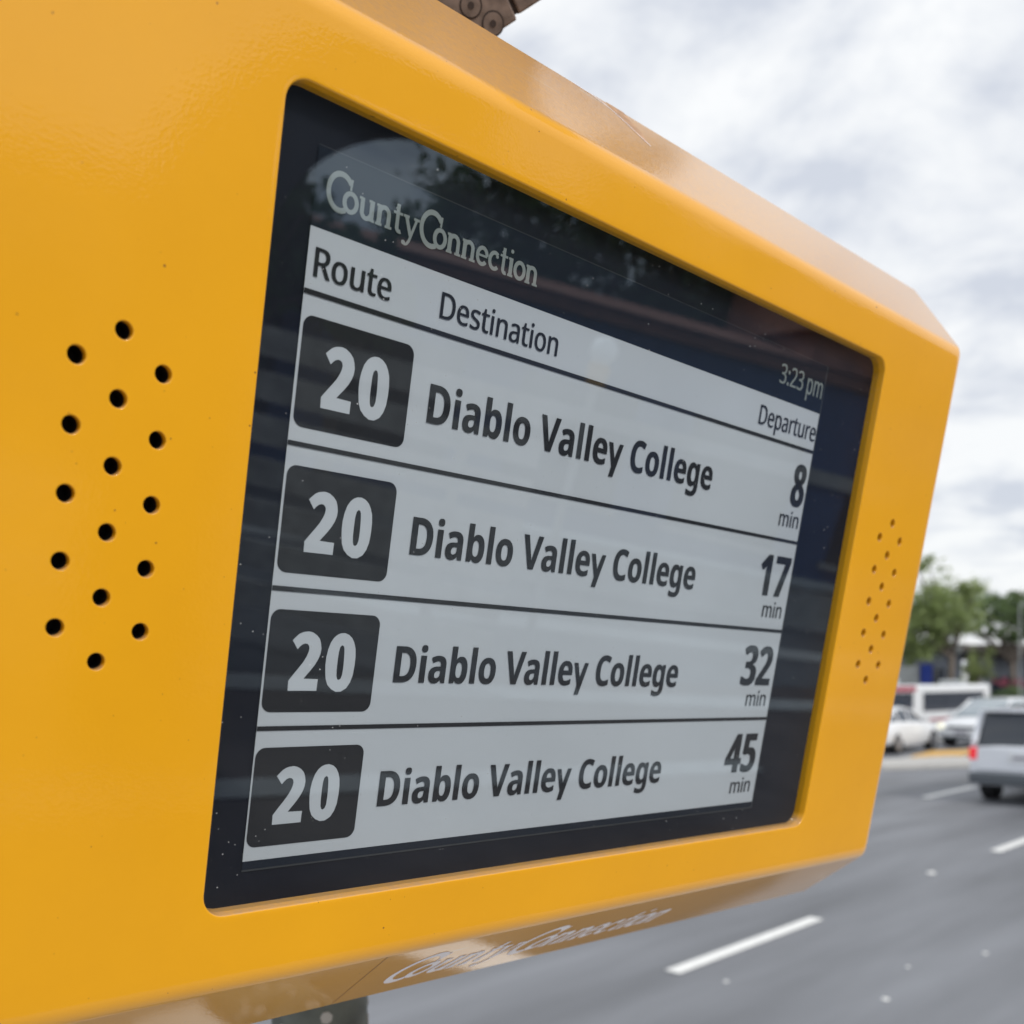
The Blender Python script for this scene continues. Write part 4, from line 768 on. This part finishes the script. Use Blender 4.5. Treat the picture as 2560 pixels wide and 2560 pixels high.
def car(name, label, cat, s_rot, loc, Ln, Wd, body, cab, m, lamps='front', clad=None, glass_pairs=None, wheels=(0.3, 0.32)):
    """body: (x, width, z_bottom, z_top) stations; cab: (x, w_belt, w_roof, z_belt, z_roof) stations"""
    t = thing(name, label, cat, loc, s_rot)
    loft('body', [ring_body(*b) for b in body], m, t)
    loft('glasshouse', [ring_cab(*c) for c in cab], M['carglass'], t, True, 25)
    # roof skin and pillars proud of the glass
    rings = []
    inner = [c for c in cab if c[4] > cab[0][3] + 0.3 or True]
    top = [c for c in cab if c[4] >= max(k[4] for k in cab) - 0.12]
    rr = []
    for x, wb, wt, zb, zt in top:
        P = [(-wt / 2 - 0.006, zt - 0.10), (-wt / 2 - 0.004, zt - 0.04), (-wt / 2 * 0.82, zt + 0.012), (0, zt + 0.028)]
        P = P + [(-y, z) for y, z in P[-2::-1]]
        P = P + [(wt / 2 * 0.8, zt - 0.06), (-wt / 2 * 0.8, zt - 0.06)]
        rr.append([(x, y, z) for y, z in P])
    loft('roof', rr, m, t)
    for sgn in (-1, 1):
        for i in glass_pairs or ():
            x, wb, wt, zb, zt = cab[i]
            x2, wb2, wt2, zb2, zt2 = cab[i + 1] if i == 0 else (cab[i - 1] if i == len(cab) - 1 else cab[i])
            if i in (0, len(cab) - 1):
                bm = bmesh.new(); cyl(bm, (x, sgn * wb / 2 * 0.99, zb - 0.02), (x2, sgn * (wt2 / 2), zt2 - 0.03), 0.045, 0.04, n=8); from_bm('pillar', bm, m, t)
            else:
                bm = bmesh.new(); cyl(bm, (x, sgn * wb / 2 * 1.0, zb - 0.02), (x, sgn * (wt / 2), zt - 0.04), 0.035, n=8); from_bm('pillar', bm, m, t)
    r = wheels[1]
    for x in (-Ln * wheels[0], Ln * (wheels[0] + 0.015)):
        for sgn in (-1, 1): wheel(t, x, sgn * (Wd / 2 - 0.12), r)
    return t
def lamp_box(name, parent, x0, x1, y0, y1, z0, z1, m): return box_obj(name, x0, x1, y0, y1, z0, z1, m, parent, 0.02)

# pale minivan driving away in the near lane
Lv, Wv = 4.9, 1.9
van = car('minivan', 'pale white minivan seen from behind with its red tail lamp lit', 'minivan', ROADROT, (0, 0, 0), Lv, Wv,
    [(-2.42, 1.70, 0.42, 0.92, 0.0), (-2.36, 1.84, 0.34, 1.02, 0.02), (-1.9, 1.90, 0.26, 1.05, 0.03), (0.6, 1.92, 0.24, 1.02, 0.03), (1.5, 1.88, 0.24, 0.98, 0.05), (2.2, 1.78, 0.26, 0.84, 0.04), (2.45, 1.55, 0.32, 0.66, 0.02)],
    [(-2.35, 1.74, 1.55, 1.00, 1.06), (-2.22, 1.76, 1.52, 1.00, 1.58), (-2.05, 1.78, 1.50, 1.00, 1.68), (-0.3, 1.78, 1.50, 1.00, 1.73), (0.6, 1.76, 1.46, 1.00, 1.66), (1.45, 1.70, 1.40, 0.99, 1.08)],
    M['carsilver'], glass_pairs=(0, 2, 3, 5), wheels=(0.30, 0.33))
# van rear fittings
bm = bmesh.new(); box(bm, -2.50, -2.28, -0.90, 0.90, 0.36, 0.56, 0.04); from_bm('rear_bumper', bm, M['cargrey'], van)
for sgn in (-1, 1):
    tl = lamp_box('tail_lamp', van, -2.43, -2.30, sgn * 0.84 - 0.07, sgn * 0.84 + 0.07, 0.78, 1.00, M['redlamp'])
    bm = bmesh.new(); cyl(bm, (-2.40, sgn * 0.83, 1.08), (-2.16, sgn * 0.76, 1.64), 0.06, 0.05, n=8); from_bm('rear_pillar', bm, M['carsilver'], van)
box_obj('tailgate_panel', -2.465, -2.40, -0.76, 0.76, 0.60, 1.02, M['carsilver'], van, 0.02)
pf = box_obj('number_plate_frame', -2.485, -2.466, -0.24, 0.24, 0.76, 0.92, M['carwhite'], van, 0.006)
box_obj('number_plate', -2.489, -2.486, -0.16, 0.16, 0.82, 0.875, M['plate'], pf)
box_obj('roof_spoiler', -2.38, -2.10, -0.72, 0.72, 1.635, 1.69, M['carsilver'], van, 0.015)
cyl_obj('exhaust_pipe', (-2.46, -0.55, 0.30), (-2.2, -0.55, 0.30), 0.035, M['rim'], van)
# rear left corner sits at p 6.4
van.location = rp(18.5 + Lv / 2, 6.46 - Wv / 2); van.scale = (1.0, 1.0, 0.99)

# white estate car coming towards the camera, headlamp lit
suv = car('estate_car', 'white car facing the camera with its round headlamp lit, behind the minivan', 'car', ROADROT + math.pi - 0.12, (0, 0, 0), 4.6, 1.85,
    [(-2.28, 1.60, 0.40, 0.86, 0.0), (-2.15, 1.80, 0.30, 0.98, 0.02), (-1.2, 1.85, 0.22, 1.0, 0.02), (0.8, 1.85, 0.22, 0.98, 0.03), (1.7, 1.80, 0.24, 0.86, 0.06), (2.2, 1.66, 0.28, 0.74, 0.04), (2.32, 1.45, 0.34, 0.62, 0.02)],
    [(-2.0, 1.62, 1.36, 0.95, 1.02), (-1.5, 1.66, 1.30, 0.95, 1.46), (-0.4, 1.68, 1.32, 0.96, 1.54), (0.35, 1.68, 1.30, 0.96, 1.50), (1.30, 1.60, 1.34, 0.93, 1.00)],
    M['carwhite'], glass_pairs=(0, 1, 2, 4), wheels=(0.29, 0.32))
for sgn in (-1, 1): cyl_obj('head_lamp', (2.18, sgn * 0.68, 0.66), (2.34, sgn * 0.66, 0.66), 0.10, M['headlamp'], suv)
box_obj('grille', 2.30, 2.345, -0.45, 0.45, 0.60, 0.68, M['cargrey'], suv, 0.01)
box_obj('front_plate', 2.335, 2.35, -0.2, 0.2, 0.44, 0.53, M['plate'], suv)
box_obj('lower_intake', 2.20, 2.33, -0.70, 0.70, 0.27, 0.37, M['cargrey'], suv, 0.02)
for sgn in (-1, 1): box_obj('door_mirror', 0.85, 1.02, sgn * 0.98 - 0.09, sgn * 0.98 + 0.09, 0.98, 1.12, M['carwhite'], suv, 0.03)
suv.location = (15.85, 32.9, 0)
for ch in suv.children:
    if ch.name.startswith('glasshouse'): ch.data.materials[0] = M['skyglass']

# white coupe at the left, driving off across the view
coupe = car('coupe', 'small white coupe beside the edge of the yellow sign, left of the headlamp car', 'car', ROADROT, (0, 0, 0), 4.2, 1.75,
    [(-2.05, 1.50, 0.40, 0.86, 0.0), (-1.9, 1.68, 0.30, 0.93, 0.02), (-1.0, 1.75, 0.22, 0.94, 0.02), (0.7, 1.75, 0.22, 0.90, 0.03), (1.5, 1.70, 0.24, 0.80, 0.05), (1.95, 1.55, 0.28, 0.66, 0.04), (2.1, 1.30, 0.34, 0.56, 0.0)],
    [(-1.85, 1.50, 1.24, 0.88, 0.94), (-1.0, 1.55, 1.15, 0.88, 1.28), (-0.3, 1.56, 1.18, 0.88, 1.34), (0.2, 1.56, 1.20, 0.88, 1.28), (1.05, 1.50, 1.26, 0.86, 0.92)],
    M['carwhite'], glass_pairs=(0, 1, 2, 4), wheels=(0.30, 0.31))
for sgn in (-1, 1): box_obj('door_mirror', 0.55, 0.70, sgn * 0.92 - 0.08, sgn * 0.92 + 0.08, 0.90, 1.02, M['carwhite'], coupe, 0.03)
coupe.location = (11.35, 30.3, 0)

# white saloon beyond, only its roof and side window showing
sal = car('saloon_car', 'white saloon mostly hidden between the headlamp car and the minivan roof', 'car', ROADROT + math.pi + 0.15, (0, 0, 0), 4.6, 1.82,
    [(-2.28, 1.55, 0.40, 0.90, 0.0), (-2.1, 1.75, 0.30, 0.98, 0.02), (-1.1, 1.82, 0.22, 0.97, 0.02), (0.8, 1.82, 0.22, 0.94, 0.03), (1.7, 1.76, 0.24, 0.84, 0.05), (2.2, 1.6, 0.28, 0.70, 0.04), (2.3, 1.4, 0.34, 0.60, 0.0)],
    [(-1.75, 1.58, 1.30, 0.92, 0.98), (-0.9, 1.62, 1.22, 0.92, 1.40), (-0.1, 1.64, 1.25, 0.92, 1.46), (0.5, 1.64, 1.26, 0.92, 1.40), (1.35, 1.56, 1.30, 0.90, 0.96)],
    M['carwhite'], glass_pairs=(0, 1, 2, 4), wheels=(0.29, 0.32))
sal.location = (18.2, 36.0, 0)

# bus standing on the lower lane
bus = thing('bus', 'long white bus with dark windows and a red stripe, beyond the cars', 'bus', (14.05, 38.0, -1.05), math.atan2(5.0, 5.6))
bl = 11.0; x1 = 6.55; x0 = x1 - bl
bm = bmesh.new(); box(bm, x0, x1, -1.25, 1.25, 0.45, 2.98, 0.10); body = from_bm('body', bm, M['carwhite'], bus)
box_obj('skirt_stripe', x0 + 0.05, x1 - 0.05, -1.262, 1.262, 1.60, 1.70, M['busred'], bus)
for xa, xb in ((x1 - 5.9, x1 - 0.7), (x0 + 0.3, x1 - 6.7)):
    n = 3
    for k in range(n):
        a = xa + (xb - xa) * k / n; b = xa + (xb - xa) * (k + 1) / n - (0.03 if k < n - 1 else 0)
        for sgn in (-1, 1):
            y0, y1 = (1.24, 1.268) if sgn > 0 else (-1.268, -1.24)
            box_obj('window', a, b, y0, y1, 1.98, 2.68, M['window'], bus)
box_obj('roof_trim', x0 + 0.1, x1 - 6.5, -1.275, 1.275, 2.72, 2.93, M['busred'], bus)
box_obj('rear_window', x1 - 0.01, x1 + 0.012, -0.9, 0.9, 2.0, 2.65, M['window'], bus)
for x in (x0 + 2.2, x1 - 2.6):
    for sgn in (-1, 1): wheel(bus, x, sgn * 1.10, 0.48, 0.28)
box_obj('roof_unit', x1 - 7.3, x1 - 6.4, -0.6, 0.6, 2.96, 3.22, M['roofgrey'], bus, 0.08)
box_obj('roof_unit', x1 - 1.0, x1 - 0.4, -0.5, 0.5, 2.96, 3.14, M['roofgrey'], bus, 0.08)

# ------------------------------------------------------------------ buildings behind
def yaw_box(bm, *a): box(bm, *a)
FA = math.radians(-22)
b1 = thing('station_building', 'low grey building with a pale flat roof and blue panel behind the bus', 'building', (22.3, 61.0, -1.0), FA)
box_obj('wall', -9, 4.6, 0, 5, 0, 4.55, M['wallgrey'], b1)
box_obj('roof', -9.3, 4.9, -0.5, 5.3, 4.60, 5.15, M['roofgrey'], b1)
for k in range(7):
    x = -8 + 1.75 * k
    f = box_obj('window', x, x + 1.15, -0.05, 0.02, 1.5, 3.7, M['window'], b1)
    box_obj('frame', x - 0.06, x + 1.21, -0.075, -0.052, 1.42, 1.5, M['roofgrey'], f)
box_obj('blue_panel', 2.35, 3.0, -0.30, -0.12, 1.2, 3.95, M['bluesign'], b1)
box_obj('light_panel', 1.0, 2.25, -0.14, -0.06, 1.2, 3.9, M['roofgrey'], b1)
b2 = thing('shelter_building', 'grey building with a dark eave at the right edge behind the trees', 'building', (27.6, 58.2, -1.0), FA)
box_obj('wall', -0.8, 14, 0, 6, 0, 4.2, M['wallgrey'], b2)
box_obj('eave', -1.2, 14.3, -0.9, 6.2, 4.25, 4.72, M['fascia'], b2)
box_obj('roof', -1.4, 14.5, -1.1, 6.4, 4.74, 5.05, M['roofbrown'], b2)
for k in range(5):
    x = 0.2 + 2.6 * k
    box_obj('window', x, x + 1.3, -0.05, 0.02, 0.9, 3.2, M['window'], b2)
    box_obj('column', x - 0.65, x - 0.45, -0.8, -0.6, 0, 4.24, M['roofgrey'], b2)
lp = thing('lamp_pole', 'thin pale pole at the right edge of the photo', 'pole', (21.25, 42.0, -0.9))
cyl_obj('pole', (0, 0, 0), (0, 0, 6.2), 0.025, M['roofgrey'], lp, 0.022)
cyl_obj('arm', (0, 0, 6.15), (1.2, -0.4, 6.4), 0.03, M['roofgrey'], lp)

# ------------------------------------------------------------------ trees and planting
def leaf_cloud(name, blobs, n, size, m, parent, seed=1, droop=0.4):
    """leaf-sized quads scattered in clumps inside ellipsoids (x, y, z, rx, ry, rz, density)"""
    rnd = random.Random(seed); verts = []; faces = []
    tot = sum(b[3] * b[4] * b[5] * b[6] for b in blobs)
    for bx_, by_, bz_, rx, ry, rz, dn in blobs:
        k = int(n * rx * ry * rz * dn / tot); clumps = []
        for _ in range(max(6, k // 45)):
            while True:
                v = Vector((rnd.uniform(-1, 1), rnd.uniform(-1, 1), rnd.uniform(-1, 1)))
                if v.length < 1: break
            v = v * (0.55 + 0.45 * rnd.random()); clumps.append((v, rnd.uniform(0.10, 0.30)))
        for _ in range(k):
            cv, cs = rnd.choice(clumps)
            p = cv + Vector((rnd.gauss(0, 1), rnd.gauss(0, 1), rnd.gauss(0, 1))) * cs * 0.6
            c = Vector((bx_ + p.x * rx, by_ + p.y * ry, bz_ + p.z * rz))
            a = Vector((rnd.gauss(0, 1), rnd.gauss(0, 1), rnd.gauss(0, 1) - droop)).normalized(); b = a.orthogonal().normalized()
            b = Matrix.Rotation(rnd.uniform(0, 6.28), 3, a) @ b
            q = a.cross(b); s = size * rnd.uniform(0.6, 1.3)
            i = len(verts)
            verts += [c - q * s * 0.2 - b * s, c + q * s * 0.45, c + b * s, c - q * s * 0.5]
            faces.append((i, i + 1, i + 2, i + 3))
    me = bpy.data.meshes.new(name); me.from_pydata(verts, [], faces)
    return mesh_obj(name, me, m, parent)
def tree(name, label, loc, trunk_r, h_fork, blobs, n, size, m, seed, group=None, cat='tree'):
    t = thing(name, label, cat, loc, 0, group)
    rnd = random.Random(seed * 7 + 1); bm = bmesh.new()
    bend = Vector((rnd.uniform(-0.15, 0.15), rnd.uniform(-0.15, 0.15), 0))
    cyl(bm, (0, 0, 0), (bend.x * 0.5, bend.y * 0.5, h_fork * 0.5), trunk_r * 1.15, trunk_r * 0.92, 10)
    cyl(bm, (bend.x * 0.5, bend.y * 0.5, h_fork * 0.5), (bend.x, bend.y, h_fork), trunk_r * 0.92, trunk_r * 0.75, 10)
    for b in blobs:
        for k in range(3):
            e = Vector((b[0] + rnd.uniform(-0.5, 0.5) * b[3], b[1] + rnd.uniform(-0.5, 0.5) * b[4], b[2] + rnd.uniform(-0.2, 0.5) * b[5]))
            mid = Vector((bend.x, bend.y, h_fork)).lerp(e, 0.5) + Vector((0, 0, 0.15))
            cyl(bm, (bend.x, bend.y, h_fork * 0.96), mid, trunk_r * 0.5, trunk_r * 0.3, 7); cyl(bm, mid, e, trunk_r * 0.3, trunk_r * 0.08, 6)
    from_bm('trunk', bm, M['bark'], t, True)
    leaf_cloud('crown', blobs, n, size, m, t, seed)
    return t
tree('broadleaf_tree', 'full green tree with a dark trunk just right of the sign edge', (22.6, 52.0, -0.95), 0.20, 4.3,
     [(-0.3, 0, 6.5, 2.3, 2.2, 1.9, 1.1), (-2.4, 0.3, 6.2, 1.6, 1.6, 1.7, 1.0), (-1.7, 0, 8.7, 1.5, 1.2, 1.3, 0.28), (1.2, 0, 7.4, 1.1, 1.0, 1.2, 0.7), (-1.7, 0, 4.7, 1.8, 1.6, 1.0, 0.9)], 11000, 0.12, M['leaf'], 3, 'trees behind the road')
tree('broadleaf_tree', 'looser green tree at the right edge with gaps of sky in its crown', (28.3, 56.5, -0.95), 0.18, 4.0,
     [(-1.4, 0, 7.0, 1.6, 1.5, 1.3, 0.6), (0.8, 0, 6.6, 1.8, 1.6, 1.5, 0.8), (-2.6, 0, 6.0, 0.9, 1.0, 0.7, 0.35), (0.3, 0, 7.8, 1.1, 1.0, 0.7, 0.35), (2.6, 0, 6.6, 1.6, 1.3, 1.5, 1.0), (-0.6, 0, 5.6, 1.5, 1.2, 0.7, 0.6)], 9500, 0.12, M['leafdark'], 5, 'trees behind the road')
tree('sapling', 'yellow green young tree between the dark trunk and the right hand building', (25.2, 54.5, -0.95), 0.07, 1.8,
     [(0, 0, 3.6, 0.95, 0.9, 1.1, 1.0), (-0.5, 0, 2.6, 0.8, 0.8, 0.8, 0.9), (0.5, 0, 4.6, 0.6, 0.6, 0.5, 0.5)], 2600, 0.08, M['leafyellow'], 8, 'trees behind the road')
tree('broadleaf_tree', 'green tree mostly hidden by the right edge of the sign', (16.8, 50.5, -0.95), 0.2, 3.8,
     [(0, 0, 5.7, 2.2, 2.0, 1.8, 1.0), (1.9, 0, 5.2, 1.4, 1.4, 1.3, 0.8)], 5000, 0.12, M['leaf'], 11, 'trees behind the road')
for i, (x, y, lab) in enumerate(((24.35, 49.8, 'red flowering bush right of the end of the bus'), (25.55, 50.6, 'red flowering bush nearest the right edge of the photo'))):
    t = thing('flower_bush', lab, 'bush', (x, y, -0.95), 0, 'red flowering bushes by the building')
    bm = bmesh.new(); cyl(bm, (0, 0, 0), (0, 0, 2.3), 0.05, 0.03, 6); from_bm('stem', bm, M['bark'], t)
    leaf_cloud('foliage', [(0, 0, 2.3, 0.55, 0.5, 0.6, 1)], 700, 0.06, M['leafdark'], t, 20 + i)
    leaf_cloud('blossom', [(0, 0, 2.9, 0.42, 0.4, 0.32, 1)], 420, 0.05, M['pink'], t, 30 + i)

# ------------------------------------------------------------------ the pavement side, seen mirrored in the glass and the paint
rb = thing('arcade_building', 'low building with a terracotta roof seen mirrored in the screen', 'building', (17.0, -1.5, 0.12), math.radians(84))
# local x runs along the front (towards +Y in the world), local y away from the sign
rb.rotation_euler = (0, 0, math.radians(80))
fr_y = 0.0
box_obj('wall', -13, 16, -5.2, 0.0, 0, 3.60, M['stucco'], rb)
box_obj('fascia', -13.3, 16.3, 0.0, 0.35, 3.62, 3.80, M['terracotta'], rb)
box_obj('gable_wall', 4.5, 16, -5.0, 0.36, 3.84, 4.3, M['terracotta'], rb)
box_obj('gable_roof', 4.3, 16.2, -5.2, 0.6, 4.32, 5.3, M['terracotta'], rb)
bm = bmesh.new()
P = [(-13.4, 0.6, 3.82), (16.4, 0.6, 3.82), (16.4, -2.6, 4.28), (-13.4, -2.6, 4.28), (16.4, -5.8, 3.82), (-13.4, -5.8, 3.82)]
v = [bm.verts.new(p) for p in P]; bm.faces.new((v[0], v[1], v[2], v[3])); bm.faces.new((v[3], v[2], v[4], v[5])); bm.faces.new((v[0], v[3], v[5])); bm.faces.new((v[1], v[4], v[2]))
from_bm('roof', bm, M['terracotta'], rb)
for k in range(9):
    x = -12 + 3.0 * k
    f = box_obj('window', x, x + 2.0, 0.0, 0.04, 0.7, 2.6, M['window'], rb)
    box_obj('sill', x - 0.1, x + 2.1, 0.0, 0.10, 0.60, 0.70, M['concrete'], f)
box_obj('string_course', 0.5, 6.8, 0.045, 0.14, 1.98, 2.22, M['concrete'], rb)
lw = thing('mirror_wall', 'added pale low wall, mirrored as a light band low in the screen', 'wall', (13.5, 1.2, 0.12), math.radians(60))  # unseen wall added so the glass mirrors a pale band
box_obj('wall', -4.5, 3.5, -0.2, 0.2, 0, 0.55, M['concrete'], lw, 0.02)
box_obj('coping', -4.6, 3.6, -0.26, 0.26, 0.56, 0.64, M['roofgrey'], lw, 0.01)
lw['label'] = 'added pale low wall, mirrored as a light band low in the screen'
sl = thing('street_lamp', 'short lamp post with white globe and amber collar, mirrored in the screen', 'street lamp', (8.6, 0.02, 0.12))
cyl_obj('post', (0, 0, 0), (0, 0, 2.42), 0.045, M['concrete'], sl, 0.035)
cyl_obj('collar', (0, 0, 2.42), (0, 0, 2.60), 0.08, M['orange'], sl, 0.10)
bm = bmesh.new(); bmesh.ops.create_uvsphere(bm, u_segments=20, v_segments=12, radius=0.12); bmesh.ops.translate(bm, vec=(0, 0, 2.71), verts=bm.verts)
from_bm('globe', bm, M['globe'], sl, True)
sf = thing('slatted_screen', 'weathered slatted timber screen mirrored behind the first route tile', 'screen', (6.9, -1.75, 0.12), math.radians(78))
for k in range(7): box_obj('slat', -1.5, 1.6, -0.02, 0.02, 0.22 + 0.30 * k, 0.42 + 0.30 * k, M['slat'], sf)
for x in (-1.25, 1.0): box_obj('upright', x, x + 0.08, -0.10, -0.022, 0, 2.2, M['slat'], sf)
for i, (x, y, z, r, lab) in enumerate(((14.6, -5.3, 3.7, 1.35, 'dark leafy tree mirrored at the far left of the screen header'), (15.5, -4.1, 3.5, 0.75, 'small dark tree mirrored just left of the wordmark'),
                                      (22.5, -3.7, 5.2, 2.0, 'tall dark tree mirrored above the end of the wordmark'), (23.5, -0.6, 5.8, 2.3, 'tall dark tree mirrored above the middle of the screen'), (24.5, 2.6, 5.8, 2.2, 'tall dark tree mirrored above the clock'))):
    tree('garden_tree', lab, (x, y, 0.0), 0.14, z * 0.6, [(0, 0, z, r, r, r * 0.95, 1), (0.2, r * 0.75, z - r * 0.45, r * 0.7, r * 0.7, r * 0.7, 0.9), (0, -r * 0.75, z - r * 0.35, r * 0.7, r * 0.7, r * 0.7, 0.9)], int(2600 * r), 0.13, M['leafdeep'], 40 + i, 'trees beyond the arcade roof')
# unseen panel added to mirror dark on the chamfer; the stop's arched end frame
can = thing('added_canopy', 'unseen dark canopy panel added above the sign, mirrored on its upper chamfer', 'canopy', (-0.55, 0.95, 3.42), 0.0)
box_obj('roof_panel', -0.80, 0.81, -0.55, 0.60, 0.0, 0.05, M['canopy'], can, 0.01)
for x in (-0.7, 0.0, 0.7): box_obj('rib', x - 0.02, x + 0.02, -0.54, 0.58, -0.04, 0.0, M['canopy'], can)
box_obj('outrigger', 0.83, 1.07, 0.40, 0.50, 0.0, 0.05, M['canopy'], can)
box_obj('mirror_bar', 1.02, 1.10, 0.0, 0.62, 0.0, 0.05, M['canopy'], can)  # unseen bar added to mirror as a dark spot on the chamfer
arch = thing('arched_frame', 'dark arched end frame of the stop, mirrored at the top left of the screen', 'frame', (0, 0, 0))
AD = 5.0
def adir(az, el): return Vector((math.cos(math.radians(az)), math.sin(math.radians(az)), math.tan(math.radians(el)))) * AD + Vector((0, 0.28, 2.38))
bm = bmesh.new(); inn = []; outn = []
for i in range(15):
    a_ = math.pi * i / 24
    inn.append((-13.2 - 8.2 * math.cos(a_), 1.5 + 9.6 * math.sin(a_) ** 0.8)); outn.append((-13.2 - 15 * math.cos(a_), 1.5 + 14.5 * math.sin(a_)))
inn = [(inn[0][0], -24)] + inn; outn = [(outn[0][0], -24)] + outn
back = Vector((0.12, -0.03, 0))
A4 = [[bm.verts.new(adir(*p) + o) for p in q] for q in (inn, outn) for o in (Vector(), back)]
for i in range(len(inn) - 1):
    for x, y in ((0, 2), (2, 3), (3, 1), (1, 0)): bm.faces.new((A4[x][i], A4[x][i + 1], A4[y][i + 1], A4[y][i]))
from_bm('arch_panel', bm, M['canopy'], arch)
# a kerb line, plus unseen pale strips and patches added to mirror as streaks
for nm, x, y, lx, ly, rot, mt in (('mirrored_stripe', 8.1, 1.15, 0.14, 9.0, -0.70, 'concrete'), ('mirrored_stripe', 10.6, 1.0, 0.22, 14.0, -0.62, 'concrete'), ('mirrored_stripe', 13.0, 0.5, 0.3, 16.0, -0.5, 'concrete'), ('mirrored_stripe', 5.0, -0.2, 0.10, 6.0, -0.75, 'concrete'), ('glint_patch', 0.30, 4.15, 0.11, 2.4, -0.09, 'white_paint'), ('glint_pad', -0.78, 3.2, 0.11, 1.4, 0.22, 'concrete')):
    o = poly_prism(nm, [(-lx, -ly / 2), (lx, -ly / 2), (lx, ly / 2), (-lx, ly / 2)], 0.006, M[mt]); o['kind'] = 'structure'
    o.location = (x, y, 0.13 if nm == 'mirrored_stripe' else 0.009); o.rotation_euler = (0, 0, rot)
